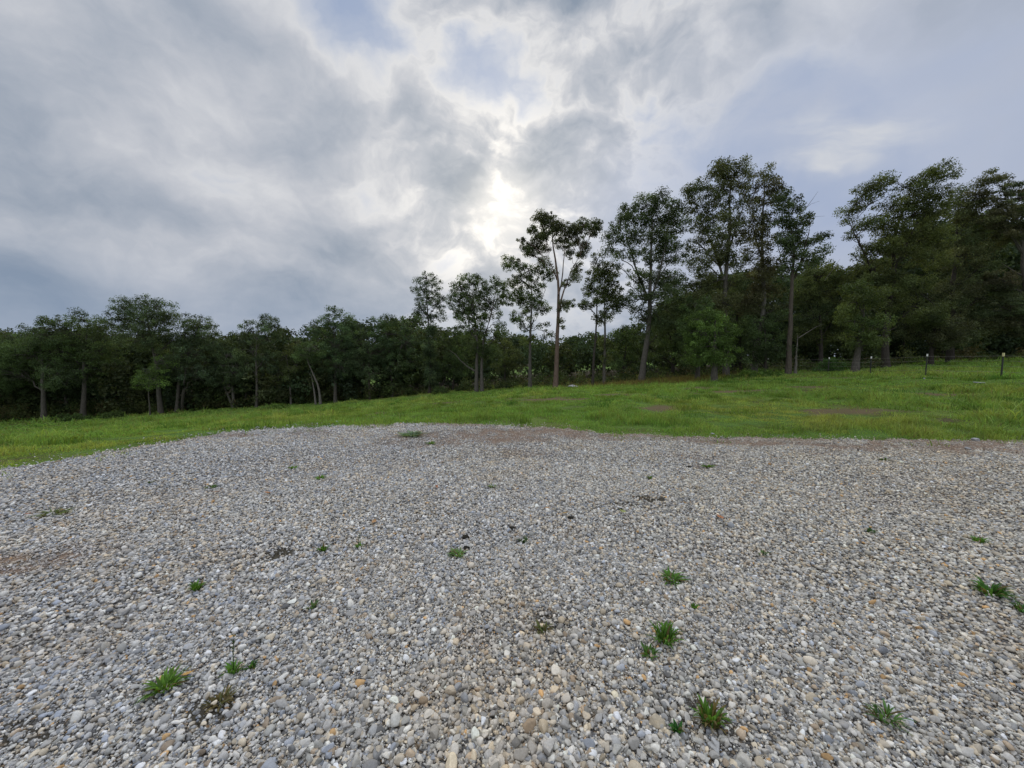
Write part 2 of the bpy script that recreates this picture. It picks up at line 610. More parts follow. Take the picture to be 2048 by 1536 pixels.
for x, y, rx, ry, d in BARE_PX:
    c = at(x, y, d)
    BARE.append((c[0], c[1], rx / F_PX * d, ry / F_PX * d * 9.0))


def bare(X, Y):
    wx = X + 1.1 * (fbm(X * .9 + 20, Y * .9 + 20, 51) - .5)
    wy = Y + 1.6 * (fbm(X * .9 + 70, Y * .9 + 20, 52) - .5)
    a = np.zeros_like(X)
    for cx, cy, sx, sy in BARE:
        a = np.maximum(a, sstep(1.3, .5, np.hypot((wx - cx) / sx, (wy - cy) / sy)))
    return a


def floor_col(X, Y):
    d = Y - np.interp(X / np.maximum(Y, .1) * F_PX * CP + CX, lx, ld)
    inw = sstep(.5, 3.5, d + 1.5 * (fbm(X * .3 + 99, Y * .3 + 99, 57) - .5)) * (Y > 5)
    mead = sstep(64, 72, Y) * sstep(100, 95, Y) * sstep(-40, -20, X) + sstep(52, 58, Y) * sstep(38, 46, X) * sstep(115, 110, Y)
    mead = np.clip(mead, 0, 1)
    return np.stack((inw * (1 - mead), bare(X, Y) * .85, mead), 1)


ths = np.concatenate((np.linspace(-math.pi, -1.25, 60)[:-1], np.linspace(-1.25, 1.25, 340), np.linspace(1.25, math.pi, 60)[1:]))
field = polar_grid('field', ths, lambda th: np.concatenate((np.geomspace(0.4, 6.0, 14)[:-1], np.geomspace(6.0, 110.0, 230)[:-1], np.geomspace(110, 6000, 70))), ground, FIELD_MAT, floor_col)
tag(field, kind='structure')

# ------------------------------------------------------------------ gravel pad: earth bed + loose stones
m = Mat('gravel_bed')
P = m.pos()
v = m.n('ShaderNodeTexVoronoi', feature='F1')
m.set(v.inputs['Vector'], P)
v.inputs['Scale'].default_value = 42.0
v2 = m.n('ShaderNodeTexVoronoi', feature='DISTANCE_TO_EDGE')
m.set(v2.inputs['Vector'], P)
v2.inputs['Scale'].default_value = 42.0
fine = m.noise(P, 60, 4)
hue = m.n('ShaderNodeSeparateColor')
m.set(hue.inputs[0], v.outputs['Color'])
stone = m.mix(hue.outputs[0], (.11, .105, .10), (.27, .26, .245))
stone = m.mix(m.rng(hue.outputs[1], .75, .95), stone, (.25, .19, .13))
chips = m.mix(m.rng(v2.outputs['Distance'], 0.02, 0.12), (.040, .034, .028), stone)
clay = m.mix(fine, (.150, .105, .075), (.27, .20, .15))
soil = m.mix(fine, (.035, .030, .022), (.085, .075, .055))
sp = m.n('ShaderNodeSeparateColor')
m.set(sp.inputs[0], m.attr())
c = m.mix(m.rng(m.math('ADD', sp.outputs[0], m.math('MULTIPLY', m.math('SUBTRACT', m.noise(P, 14, 5), .5), .9)), .3, .8), chips, clay)
c = m.mix(m.rng(m.math('ADD', sp.outputs[1], m.math('MULTIPLY', m.math('SUBTRACT', m.noise(P, 18, 5), .5), .8)), .3, .7), c, soil)
PAD_MAT = m.surf(m.principled(c, .95, m.bump(m.math('ADD', v2.outputs['Distance'], m.math('MULTIPLY', fine, .4)), .8, .02), spec=.1))


def pad_col(X, Y):
    a, b = dirt(X, Y)
    return np.stack((a, b, np.zeros_like(a)), 1)


def pad_radii(th):
    x, y = np.array([math.sin(th)]), np.array([math.cos(th)])
    r = float(edge_r(x, y)[0]) + 0.10
    return np.concatenate((np.linspace(0.0, 1.2, 5)[:-1], np.linspace(1.2, r, 130)))


pths = np.concatenate((np.linspace(-math.pi, -1.2, 50)[:-1], np.linspace(-1.2, 1.2, 520), np.linspace(1.2, math.pi, 50)[1:]))
pad = polar_grid('gravel_pad', pths, pad_radii, pad_z, PAD_MAT, pad_col)
tag(pad, kind='structure')


def ico(sub):
    t = (1 + 5 ** .5) / 2
    V = [(-1, t, 0), (1, t, 0), (-1, -t, 0), (1, -t, 0), (0, -1, t), (0, 1, t), (0, -1, -t), (0, 1, -t), (t, 0, -1), (t, 0, 1), (-t, 0, -1), (-t, 0, 1)]
    F = [(0, 11, 5), (0, 5, 1), (0, 1, 7), (0, 7, 10), (0, 10, 11), (1, 5, 9), (5, 11, 4), (11, 10, 2), (10, 7, 6), (7, 1, 8), (3, 9, 4), (3, 4, 2),
         (3, 2, 6), (3, 6, 8), (3, 8, 9), (4, 9, 5), (2, 4, 11), (6, 2, 10), (8, 6, 7), (9, 8, 1)]
    V = [np.array(v, float) / np.linalg.norm(v) for v in V]
    for _ in range(sub):
        cache, F2 = {}, []

        def mid(a, b):
            k = (min(a, b), max(a, b))
            if k not in cache:
                p = V[a] + V[b]
                V.append(p / np.linalg.norm(p))
                cache[k] = len(V) - 1
            return cache[k]
        for a, b, c in F:
            ab, bc, ca = mid(a, b), mid(b, c), mid(c, a)
            F2 += [(a, ab, ca), (b, bc, ab), (c, ca, bc), (ab, bc, ca)]
        F = F2
    return np.array(V), np.array(F)


def rock_shapes(sub, n, seed):
    g = np.random.default_rng(seed)
    V0, F = ico(sub)
    out = []
    for _ in range(n):
        V = V0.copy()
        for _ in range(g.integers(7, 12)):          # worn flat faces
            d = g.normal(size=3); d /= np.linalg.norm(d)
            h = g.uniform(.42, .80)
            s = V @ d
            V -= np.maximum(s - h, 0)[:, None] * d * 0.97
        V *= np.array((1.0, g.uniform(.62, .92), g.uniform(.45, .80)))
        V *= 1.0 / np.abs(V[:, 0]).max()
        out.append(V)
    return np.array(out), F


PALETTE = 1.30 * np.array([(.335, .33, .325), (.40, .39, .375), (.27, .275, .285), (.50, .49, .465), (.37, .335, .285), (.41, .36, .285), (.24, .26, .30), (.17, .17, .175),
                    (.29, .235, .18), (.40, .26, .13), (.56, .55, .53), (.30, .30, .29)])
PAL_W = np.array([20, 17, 14, 9, 12, 8, 8, 5, 4, 1.0, 4, 12.0])


def scatter_stones(r0, r1, spacing, sub, size, seed, keep=1.0, lift=0.0, th=1.42):
    g = np.random.default_rng(seed)
    n = int(th * (r1 * r1 - r0 * r0) / spacing ** 2 * keep)
    rr = np.sqrt(g.uniform(r0 * r0, r1 * r1, n))
    tt = g.uniform(-th, th, n)
    X, Y = np.sin(tt) * rr, np.cos(tt) * rr
    er = edge_r(X, Y)
    a, b = dirt(X, Y)
    ok = (rr < er + np.abs(g.normal(0, .10, n)) * (1 + 3.0 * (g.random(n) < .12)) - 0.03) & (g.random(n) > 0.42 * a * (.35 + 1.3 * fbm(X * 7 + 3, Y * 7 + 3, 36, 2))) & (g.random(n) > 0.88 * b)
    X, Y, a = X[ok], Y[ok], a[ok]
    n = len(X)
    shapes, F = rock_shapes(sub, 40, seed + 1)
    k = g.integers(0, len(shapes), n)
    s = np.clip(g.lognormal(0, .30, n), .5, 2.4) * size * .5
    s *= np.where(a > .3, .75, 1.0)
    yaw = g.uniform(0, 2 * math.pi, n)
    tx, ty = g.normal(0, .42, n), g.normal(0, .42, n)
    cz, sz, cxx, sx, cy, sy = np.cos(yaw), np.sin(yaw), np.cos(tx), np.sin(tx), np.cos(ty), np.sin(ty)
    Rm = np.empty((n, 3, 3))
    Rm[:, 0, 0] = cz * cy; Rm[:, 0, 1] = cz * sy * sx - sz * cxx; Rm[:, 0, 2] = cz * sy * cxx + sz * sx
    Rm[:, 1, 0] = sz * cy; Rm[:, 1, 1] = sz * sy * sx + cz * cxx; Rm[:, 1, 2] = sz * sy * cxx - cz * sx
    Rm[:, 2, 0] = -sy; Rm[:, 2, 1] = cy * sx; Rm[:, 2, 2] = cy * cxx
    V = np.einsum('nij,nvj->nvi', Rm, shapes[k]) * s[:, None, None]
    z = pad_z(X, Y) + s * g.uniform(-.25, .62, n) + lift * g.random(n)
    V += np.stack((X, Y, z), 1)[:, None, :]
    nv = V.shape[1]
    Fa = (F[None] + (np.arange(n) * nv)[:, None, None]).reshape(-1, 3)
    pc = PALETTE[g.choice(len(PALETTE), n, p=PAL_W / PAL_W.sum())]
    tone = (1.0 + .23 * g.normal(size=n))[:, None]
    warm = np.clip(.5 + X / 9 + .5 * (fbm(X * .5 + 40, Y * .5 + 40, 41) - .5) * 2, 0, 1)[:, None]
    pc = pc * np.clip(tone, .5, 1.5) * ((1 - warm) * np.array((.98, .985, .985)) + warm * np.array((1.05, 1.0, .89)))
    dust = (sstep(.48, .70, fbm(X * .7 + 60, Y * .7 + 60, 42)) * .42 * sstep(.3, .7, fbm(X * 4 + 60, Y * 4 + 60, 43, 2)))[:, None]
    pc = pc * (1 - dust + dust * np.array((.98, .86, .70)))
    pc = pc * (1 - .45 * a[:, None]) + .45 * a[:, None] * np.array((.34, .24, .17))
    return V.reshape(-1, 3), Fa, np.repeat(np.clip(pc, .02, .78), nv, 0)


m = Mat('stones')
c = m.attr()
P = m.pos()
c = m.mix(m.rng(m.noise(P, 140, 4), .3, .75), m.mix(1.0, c, (.80, .79, .78), 'MULTIPLY'), c)
c = m.mix(m.rng(m.noise(P, 45, 3), .55, .8, 0, .5), c, m.mix(1.0, c, (1.12, 1.02, .86), 'MULTIPLY'))
STONE_MAT = m.surf(m.principled(c, .8, m.bump(m.noise(P, 260, 3), .25, .004), spec=.25))
Vs, Fs, Cs, off = [], [], [], 0
for args in [(0.35, 1.8, .0155, 2, .023, 101, 1.0, .000), (0.35, 1.8, .030, 2, .032, 102, 1.0, .010), (0.8, 3.2, .0120, 0, .0105, 108, 1.0, .012),
             (1.8, 3.4, .0150, 1, .0215, 103, 1.0, .000), (1.8, 3.4, .032, 1, .028, 104, 1.0, .010),
             (3.4, 6.0, .0158, 0, .0212, 105, 1.0, .006), (3.4, 6.0, .050, 0, .030, 106, 1.0, .008), (6.0, 14.5, .0198, 0, .0235, 107, 1.0, .008)]:
    v_, f_, c_ = scatter_stones(*args)
    Vs.append(v_); Fs.append(f_ + off); Cs.append(c_)
    off += len(v_)
Vs, Fs, Cs = np.concatenate(Vs), np.concatenate(Fs), np.concatenate(Cs)
print('stones faces', len(Fs))
tag(mesh_obj('gravel', Vs, Fs, STONE_MAT, col=Cs, smooth=True), 'grey and tan loose crushed gravel covering the foreground pad', 'gravel', kind='stuff')

# ------------------------------------------------------------------ trees
m = Mat('bark')
P = m.pos()
sc = m.n('ShaderNodeMapping')
m.set(sc.inputs['Vector'], P)
sc.inputs['Scale'].default_value = (9, 9, 1.6)
bn = m.noise(sc.outputs[0], 2.2, 5, .65)
c = m.mix(m.rng(bn, .3, .7), m.mix(1.0, m.attr(), (.50, .48, .46), 'MULTIPLY'), m.attr())
BARK = m.surf(m.principled(c, .95, m.bump(bn, .7, .05), spec=.08))
LEAF = leaf_mat('leaves', .34)


class Geo:
    def __init__(self):
        self.V, self.F3, self.F4, self.C, self.n = [], [], [], [], 0

    def add(self, V, F, col):
        V = np.asarray(V, float)
        F = np.asarray(F) + self.n
        (self.F3 if F.shape[1] == 3 else self.F4).append(F)
        self.V.append(V)
        self.C.append(np.broadcast_to(np.asarray(col, float), (len(V), 3)))
        self.n += len(V)

    def tube(self, pts_, radii, col, sides=6):
        p = np.asarray(pts_, float)
        r = np.asarray(radii, float)
        k = len(p)
        t = np.gradient(p, axis=0)
        t /= np.linalg.norm(t, axis=1)[:, None] + 1e-9
        ref = np.where(np.abs(t[:, 2:3]) > .9, np.array((1., 0, 0)), np.array((0, 0, 1.)))
        a = np.cross(t, ref)
        a /= np.linalg.norm(a, axis=1)[:, None] + 1e-9
        b = np.cross(t, a)
        ang = np.linspace(0, 2 * math.pi, sides, endpoint=False)
        V = p[:, None] + r[:, None, None] * (np.cos(ang)[None, :, None] * a[:, None] + np.sin(ang)[None, :, None] * b[:, None])
        i = np.arange(k - 1)[:, None] * sides
        j = np.arange(sides)[None]
        jn = (j + 1) % sides
        F = np.stack((i + j, i + jn, i + sides + jn, i + sides + j), -1).reshape(-1, 4)
        self.add(V.reshape(-1, 3), F, col)

    def obj(self, name, mat, parent=None, smooth=False):
        fs = [np.concatenate(f) for f in (self.F3, self.F4) if f]
        return mesh_obj(name, np.concatenate(self.V), fs, mat, parent, np.concatenate(self.C), smooth)


def leaf_cloud(centres, radii, per, size, cols, seed, flat=.8, jit=.22, up=.5):
    """leaf blades gathered in clumps round the twig ends; returns verts, quads, colours"""
    g = np.random.default_rng(seed)
    n = len(centres)
    cnt = np.maximum(6, (per * (radii / radii.mean()) ** 2).astype(int))
    ci = np.repeat(np.arange(n), cnt)
    k = len(ci)
    d = g.normal(size=(k, 3))
    d /= np.linalg.norm(d, axis=1)[:, None]
    rr = g.random(k) ** .58
    p = centres[ci] + d * (rr * radii[ci])[:, None] * np.array((1, 1, flat))
    nrm = d * .7 + g.normal(size=(k, 3)) * .75 + np.array((0, 0, up))
    nrm /= np.linalg.norm(nrm, axis=1)[:, None]
    h = g.normal(size=(k, 3)) + np.array((0, 0, -.35))
    u = h - (h * nrm).sum(1)[:, None] * nrm
    u /= np.linalg.norm(u, axis=1)[:, None] + 1e-9
    w = np.cross(nrm, u)
    s = size * np.clip(g.lognormal(0, .25, k), .5, 1.9)
    L_, W_ = s * .5, s * .30
    bend = nrm * (s * .10)[:, None]
    q = np.stack((p - u * L_[:, None] - bend, p + w * W_[:, None] + bend * .4, p + u * L_[:, None] - bend, p - w * W_[:, None] + bend * .4), 1)
    F = (np.arange(k) * 4)[:, None] + np.arange(4)[None]
    cc = cols[ci] * np.clip(1 + jit * g.normal(size=k), .4, 1.7)[:, None]
    return q.reshape(-1, 3), F, np.repeat(cc, 4, 0)


def ellipsoid_pts(g, c, rad, sep, maxn=400, fill=.25):
    """well spaced points in an ellipsoid, denser to its outside"""
    out = []
    for _ in range(maxn * 6):
        d = g.normal(size=3)
        d /= np.linalg.norm(d)
        p = d * (fill + (1 - fill) * g.random() ** .5) * rad
        if all(((p - q) ** 2).sum() > sep * sep for q in out):
            out.append(p)
            if len(out) >= maxn:
                break
    return np.array(out) + c


def bez(a, b, c, k=6):
    t = np.linspace(0, 1, k)[:, None]
    return (1 - t) ** 2 * a + 2 * t * (1 - t) * b + t * t * c


GREEN = dict(oak=(.082, .110, .046), dark=(.074, .108, .050), mid=(.082, .130, .044), bright=(.105, .170, .044), blue=(.072, .114, .064), brown=(.104, .110, .054),
             olive=(.102, .122, .040), rust=(.112, .100, .058))
BARKC = dict(grey=(.130, .118, .100), brown=(.125, .105, .085), dark=(.075, .065, .055), pale=(.19, .175, .15), red=(.19, .135, .105))


def make_tree(name, label, depth, trunks, crown, leaf='oak', bark='grey', clump=.50, sep=.85, per=34, lsize=.20, r0=.20, seed=1, top=None,
              extra=(), group='trees along the edge of the field', cat='tree', mix='olive', first=.30, zs=1.0, limbs=True, flat=.8):
    """trunks: photo-pixel paths from the foot up; crown: (x, y, rx, ry[, density]) lobes in photo pixels, given real depth round the trunk"""
    g = np.random.default_rng(seed)
    foot = at(trunks[0][0][0], trunks[0][0][1], depth)
    foot[2] = gz(foot[0], foot[1]) - .05
    root = empty(name, foot)
    tag(root, label, cat, group)
    W = Geo()
    bc = np.array(BARKC[bark])
    paths = []
    for ti, path in enumerate(trunks):
        pp = [at(x, y, depth + (0 if ti == 0 else .4 * g.normal())) for x, y in path]
        if ti == 0 or path[0][1] > 690:
            pp[0][2] = gz(pp[0][0], pp[0][1]) - .1
        # resample with a little wander
        pp = np.array(pp)
        seg = np.concatenate(([0], np.cumsum(np.linalg.norm(np.diff(pp, axis=0), axis=1))))
        k = max(8, int(seg[-1] / .9))
        s = np.linspace(0, seg[-1], k)
        P_ = np.stack([np.interp(s, seg, pp[:, i]) for i in range(3)], 1)
        wob = np.cumsum(g.normal(size=(k, 3)) * .055, 0)
        wob -= wob[0]
        wob[:, 2] = 0
        P_ = P_ + wob * np.linspace(0, 1, k)[:, None] ** .5
        if ti == 0:
            rb = r0
        elif path[0][1] > 760 or path[0][1] > trunks[0][0][1] - 3:
            rb = r0 * .85
        else:                                        # a fork higher up is thinner than the stem it leaves
            q, qr = paths[0]
            rb = .62 * qr[int(np.argmin(np.linalg.norm(q - P_[0], axis=1)))]
        Rr = rb * (1 - .86 * (s / seg[-1]) ** 1.15)
        if ti == 0 or rb == r0 * .85:
            Rr[0] *= 1.28
            Rr[1] *= 1.06
        W.tube(P_ - foot, Rr, bc, 9)
        paths.append((P_, Rr))
    CC, CR, CO = [], [], []
    base, alt = np.array(GREEN[leaf]), np.array(GREEN[mix])
    H = max(p[0][:, 2].max() for p in paths) - foot[2]
    for li, lobe in enumerate(crown):
        x, y, rx, ry = lobe[:4]
        den = lobe[4] if len(lobe) > 4 else 1.0
        px = depth / F_PX
        RX, RZ = rx * px, ry * px
        RY = .5 * (RX + RZ) * zs
        c = at(x, y, depth)
        c[1] += g.uniform(-.5, .5) * RY
        cl = ellipsoid_pts(g, c, np.array((RX, RY, RZ)), sep / den ** .5 * (.85 if min(RX, RZ) < 1 else 1), 260)
        # one limb from the nearest trunk
        best = min(paths, key=lambda q: np.abs(q[0][:, 0] - c[0]).min() + .3 * max(0, q[0][0, 2] - c[2]))
        P_, Rr = best
        hor = np.hypot(P_[:, 0] - c[0], P_[:, 1] - c[1])
        want = np.abs(P_[:, 2] - (c[2] - .25 * RZ - .75 * hor))
        lo = foot[2] + first * H * .55
        want = want + 50 * (P_[:, 2] < lo) * (P_[:, 2] < c[2] - 2)
        i = int(np.argmin(want))
        a = P_[i]
        ctl = a * .45 + c * .55 + np.array((0, 0, .18 * np.linalg.norm(c - a)))
        limb = bez(a, ctl, c + np.array((0, 0, .35 * RZ)), 9)
        if limbs:
            limb[1:-1] += g.normal(size=(7, 3)) * .07
            lr = min(Rr[i] * .55, .025 + .018 * np.linalg.norm(c - a))
            W.tube(limb - foot, np.linspace(lr, .022, 9), bc * .9, 6)
        for q in cl:
            if g.random() < .85:
                j = g.integers(3, 9)
                s0 = limb[j]
                kk = s0 * .5 + q * .5 + np.array((0, 0, .12 * np.linalg.norm(q - s0))) + g.normal(size=3) * .08
                W.tube(bez(s0, kk, q, 5) - foot, np.linspace(.030, .010, 5), bc * .8, 4)
        CC.append(cl)
        CR.append(.88 * clump * np.clip(g.lognormal(0, .36, len(cl)), .45, 1.9))
        f = np.clip(.5 * g.random(len(cl)) + .5 * g.random(), 0, 1)[:, None]
        CO.append((base * (1 - f) + alt * f) * np.clip(1 + .30 * g.normal(size=len(cl)), .5, 1.9)[:, None])
    for path, r_a, r_b, colr in extra:              # bare dead limbs
        pp = np.array([at(x, y, depth + .3 * k) for k, (x, y) in enumerate(path)])
        W.tube(pp - foot, np.linspace(r_a, r_b, len(pp)), np.array(BARKC[colr]), 5)
    W.obj('trunk', BARK, root, True)
    if CC:
        CC, CR, CO = np.concatenate(CC), np.concatenate(CR), np.concatenate(CO)
        v, f, c_ = leaf_cloud(CC - foot, CR, int(per * 3.2), lsize * .61, CO, seed + 500, flat)
        G = Geo()
        G.add(v, f, c_)
        G.obj('crown', LEAF, root)
    return root


T = make_tree
# --- left edge of the field
T('oak_tree', 'low rounded tree cut by the left picture edge, foot hidden in weeds', 43, [[(-20, 846), (-22, 770), (-15, 700)]],
  [(-30, 690, 60, 34), (20, 706, 52, 34), (-60, 740, 60, 50), (10, 760, 50, 40)], 'dark', 'brown', seed=11, r0=.2, mix='mid')
T('oak_tree', 'green tree with pale straight trunk, the first trunk from the left', 42, [[(87, 840), (86, 780), (80, 710), (78, 670)]],
  [(70, 672, 36, 24), (112, 665, 34, 26), (50, 704, 50, 32), (110, 706, 45, 34), (30, 748, 40, 30), (125, 752, 34, 28)], 'mid', 'grey', seed=12, r0=.24, mix='dark')
T('oak_tree', 'round leafy green tree with domed top left of the tallest left tree', 43, [[(166, 838), (166, 780), (162, 700), (165, 650)]],
  [(118, 650, 26, 20), (163, 642, 30, 20), (140, 672, 40, 26), (192, 668, 34, 28), (120, 700, 40, 24), (185, 708, 42, 30), (160, 742, 46, 28)], 'mid', 'grey', seed=13, r0=.25, mix='oak')
T('oak_tree', 'thin dark trunked tree squeezed behind the domed tree and the tallest left one', 47, [[(234, 830), (232, 770), (226, 700)]],
  [(222, 690, 28, 30), (240, 730, 30, 30), (215, 760, 26, 24)], 'dark', 'dark', seed=14, r0=.15, mix='mid')
T('oak_tree', 'tallest tree of the left woods, broad crown over a pale leaning trunk', 43, [[(322, 827), (318, 790), (310, 740), (300, 680), (288, 620)]],
  [(245, 618, 22, 17), (285, 606, 26, 16), (312, 622, 34, 22), (272, 638, 40, 24), (236, 644, 24, 18), (330, 648, 32, 26), (290, 672, 48, 28), (340, 690, 34, 30)], 'oak', 'grey', seed=15, r0=.24,
  mix='blue')
T('oak_tree', 'tree with spreading right-hand crown and two close pale trunks', 44, [[(353, 823), (356, 770), (362, 700), (372, 650)], [(364, 822), (366, 770), (378, 700), (392, 655)]],
  [(372, 646, 34, 18), (402, 650, 26, 18), (424, 662, 17, 16), (380, 674, 46, 24), (420, 690, 22, 17), (392, 706, 40, 22), (362, 736, 40, 30), (410, 744, 30, 30)], 'blue', 'grey', seed=16, r0=.20, mix='oak')
T('sapling', 'light yellow-green young tree under the tallest left tree', 41, [[(300, 829), (302, 790), (306, 740)]],
  [(290, 745, 26, 20), (322, 728, 22, 22), (312, 762, 30, 16), (282, 770, 18, 12)], 'bright', 'grey', seed=17, r0=.08, clump=.42, per=28, lsize=.16, mix='bright')
T('oak_tree', 'small dark tree with low forked pale trunk left of the slim straight one', 45, [[(468, 816), (467, 795), (462, 770), (460, 720)], [(466, 800), (450, 780), (440, 750)]],
  [(450, 716, 34, 24), (480, 738, 30, 26), (430, 750, 26, 26), (462, 766, 34, 20)], 'dark', 'pale', seed=18, r0=.17, mix='dark')
T('oak_tree', 'slim straight tree with two-headed crown above the far hill', 44, [[(513, 815), (514, 770), (512, 720), (512, 660)]],
  [(530, 642, 20, 15), (496, 655, 18, 14), (546, 658, 15, 14), (510, 672, 24, 15), (540, 676, 18, 12), (505, 700, 30, 18), (530, 722, 28, 22), (490, 735, 24, 24)], 'blue', 'grey', seed=19, r0=.15,
  mix='oak', clump=.45)
T('oak_tree', 'thin pale stemmed small tree left of the leaning curved trunk', 45, [[(582, 811), (581, 780), (578, 740), (575, 710)]],
  [(570, 712, 34, 18), (590, 738, 30, 24), (556, 746, 26, 26)], 'olive', 'pale', seed=20, r0=.11, mix='dark')
T('oak_tree', 'pale trunk curving over to the left, thin crown in the dark woods', 43, [[(641, 808), (638, 780), (630, 755), (619, 735), (612, 715)], [(630, 755), (622, 748), (616, 744)]],
  [(606, 708, 26, 18), (628, 700, 26, 20)], 'dark', 'pale', seed=21, r0=.14, mix='mid')
T('oak_tree', 'tree with upright oval crown standing alone above the left-centre skyline', 44, [[(671, 806), (670, 770), (669, 700), (668, 640)]],
  [(668, 626, 16, 12), (658, 642, 20, 14), (690, 644, 17, 15), (628, 655, 11, 13), (672, 660, 34, 18), (696, 668, 16, 18), (650, 676, 28, 18), (680, 695, 36, 20), (650, 720, 30, 24), (690, 735, 30, 26)], 'blue',
  'grey', seed=22, r0=.19, mix='mid', clump=.46)
T('oak_tree', 'thin dark stemmed tree between the oval crown and the grey-green thicket', 44, [[(740, 801), (739, 770), (738, 720), (736, 690)]],
  [(732, 684, 28, 18), (752, 706, 28, 22), (722, 730, 28, 26), (748, 752, 26, 22)], 'dark', 'brown', seed=23, r0=.12, mix='dark')
T('oak_tree', 'grey-green many topped tree left of the vine-wrapped one', 45, [[(782, 797), (784, 750), (778, 690), (772, 655)], [(784, 750), (800, 700), (812, 660)]],
  [(756, 648, 14, 14), (776, 644, 18, 14), (805, 652, 16, 16), (830, 664, 16, 18), (780, 672, 38, 18), (815, 690, 34, 20), (770, 704, 34, 22), (808, 730, 40, 26), (768, 748, 34, 26)], 'blue', 'grey', seed=24,
  r0=.16, mix='mid', clump=.44)
# --- centre
T('oak_tree', 'slender tree with airy oval top and vines up its trunk', 41, [[(859, 788), (861, 740), (861, 690), (859, 640), (856, 560)]],
  [(852, 558, 18, 13, .8), (842, 578, 19, 16, .75), (868, 576, 18, 16, .75), (858, 600, 28, 18, .75), (836, 612, 13, 10, .8), (884, 606, 14, 17, .9), (852, 630, 22, 14, .8), (872, 634, 16, 12, .8),
   (861, 665, 11, 16, 1.6), (861, 700, 12, 22, 1.8), (862, 740, 16, 24, 1.5), (866, 762, 12, 14)], 'oak', 'dark', seed=31, r0=.15, mix='blue', clump=.38, sep=.62, per=26, lsize=.17)
T('oak_tree', 'broad fan crowned tree on close twin trunks', 38,
  [[(953, 783), (952, 750), (953, 700), (948, 640), (938, 580)], [(964, 783), (964, 740), (966, 690), (980, 640), (995, 580)]],
  [(938, 562, 22, 14), (920, 580, 18, 18), (962, 572, 18, 16), (908, 602, 12, 18), (940, 604, 30, 20), (968, 600, 17, 20), (992, 570, 18, 18, .8), (1006, 592, 15, 18, .8), (984, 622, 20, 18, .8), (930, 632, 24, 14), (956, 640, 20, 16),
   (915, 625, 14, 10), (930, 655, 20, 11, .8), (998, 644, 12, 12, .7), (968, 668, 26, 14), (1003, 668, 9, 6), (940, 690, 30, 16), (975, 704, 24, 16)], 'mid', 'grey', seed=32, r0=.19, mix='oak', clump=.42, sep=.72,
  extra=[([(950, 742), (936, 734), (922, 722), (910, 708), (898, 700)], .07, .02, 'grey')])
T('oak_tree', 'leafy medium tree just left of the tall open one, forking low', 37,
  [[(1060, 778), (1060, 730), (1059, 680), (1060, 620), (1058, 560)], [(1060, 660), (1072, 630), (1088, 580), (1080, 545)]],
  [(1018, 522, 12, 10), (1030, 530, 18, 12), (1054, 540, 22, 14), (1085, 536, 18, 14), (1096, 552, 14, 14), (1040, 562, 26, 16), (1070, 568, 22, 16), (1024, 596, 24, 16), (1060, 600, 28, 18), (1046, 630, 28, 12, .8), (1090, 620, 14, 12, .7),
   (1035, 640, 13, 8, .7), (1088, 650, 12, 9, .7), (1094, 668, 14, 8), (1048, 655, 14, 9), (1058, 680, 12, 10)], 'mid', 'grey', seed=33, r0=.17, mix='olive', clump=.42, sep=.74)
T('tall_oak', 'tall open-crowned oak with reddish trunk and bare upswept branches, tufts at their ends', 35,
  [[(1111, 776), (1113, 730), (1115, 680), (1117, 630), (1117, 580), (1112, 540), (1108, 490), (1106, 450)], [(1117, 590), (1126, 560), (1132, 520), (1136, 470)], [(1116, 640), (1122, 590), (1140, 545), (1160, 510)],
   [(1114, 560), (1104, 535), (1092, 515)]],
  [(1082, 436, 11, 9), (1098, 432, 8, 8), (1090, 447, 13, 8), (1106, 446, 9, 14), (1067, 464, 10, 9), (1045, 482, 9, 8), (1078, 478, 13, 9), (1060, 492, 12, 8), (1092, 470, 10, 10), (1110, 462, 11, 8), (1124, 458, 12, 9), (1143, 450, 10, 8), (1165, 446, 12, 9),
   (1150, 462, 13, 9), (1172, 458, 10, 9), (1193, 455, 9, 10), (1185, 468, 7, 7), (1130, 474, 13, 10), (1118, 484, 9, 9), (1160, 482, 12, 8), (1172, 490, 8, 7), (1136, 492, 9, 9), (1072, 500, 11, 8), (1058, 508, 7, 6), (1090, 494, 9, 9), (1165, 508, 8, 8),
   (1140, 508, 6, 8), (1155, 535, 9, 9, .8), (1148, 550, 9, 9, .8), (1135, 565, 9, 9), (1130, 570, 8, 7), (1080, 520, 6, 6, .7), (1128, 612, 12, 12, .7), (1142, 606, 9, 9, .7), (1122, 648, 7, 8, .7)], 'oak', 'red', seed=34, r0=.22, mix='brown', clump=.36, sep=.52, per=40,
  lsize=.19)
T('oak_tree', 'thin dark tree, left one of the slender pair right of the tall open oak', 35, [[(1185, 770), (1188, 720), (1191, 660), (1192, 600), (1194, 540)]],
  [(1192, 516, 9, 10), (1200, 532, 14, 12), (1186, 552, 14, 14), (1205, 556, 13, 14), (1180, 578, 14, 12, .8), (1200, 582, 16, 12, .9), (1172, 608, 10, 8, .8), (1190, 604, 12, 9, .8), (1164, 610, 9, 7)], 'oak', 'dark', seed=35, r0=.12, mix='olive', clump=.38, sep=.6)
T('oak_tree', 'slender leafy tree with pale foot, right one of the pair beside the big oak', 35, [[(1208, 769), (1209, 720), (1211, 660), (1210, 600), (1214, 550)]],
  [(1222, 536, 13, 12), (1226, 558, 14, 14), (1218, 580, 16, 14), (1236, 586, 12, 14), (1206, 598, 14, 12), (1226, 606, 18, 12), (1248, 600, 12, 10, .8), (1214, 626, 16, 10), (1200, 640, 10, 8, .8), (1210, 690, 12, 12), (1212, 716, 12, 12)],
  'olive', 'grey', seed=36, r0=.14, mix='oak', clump=.38, sep=.62)
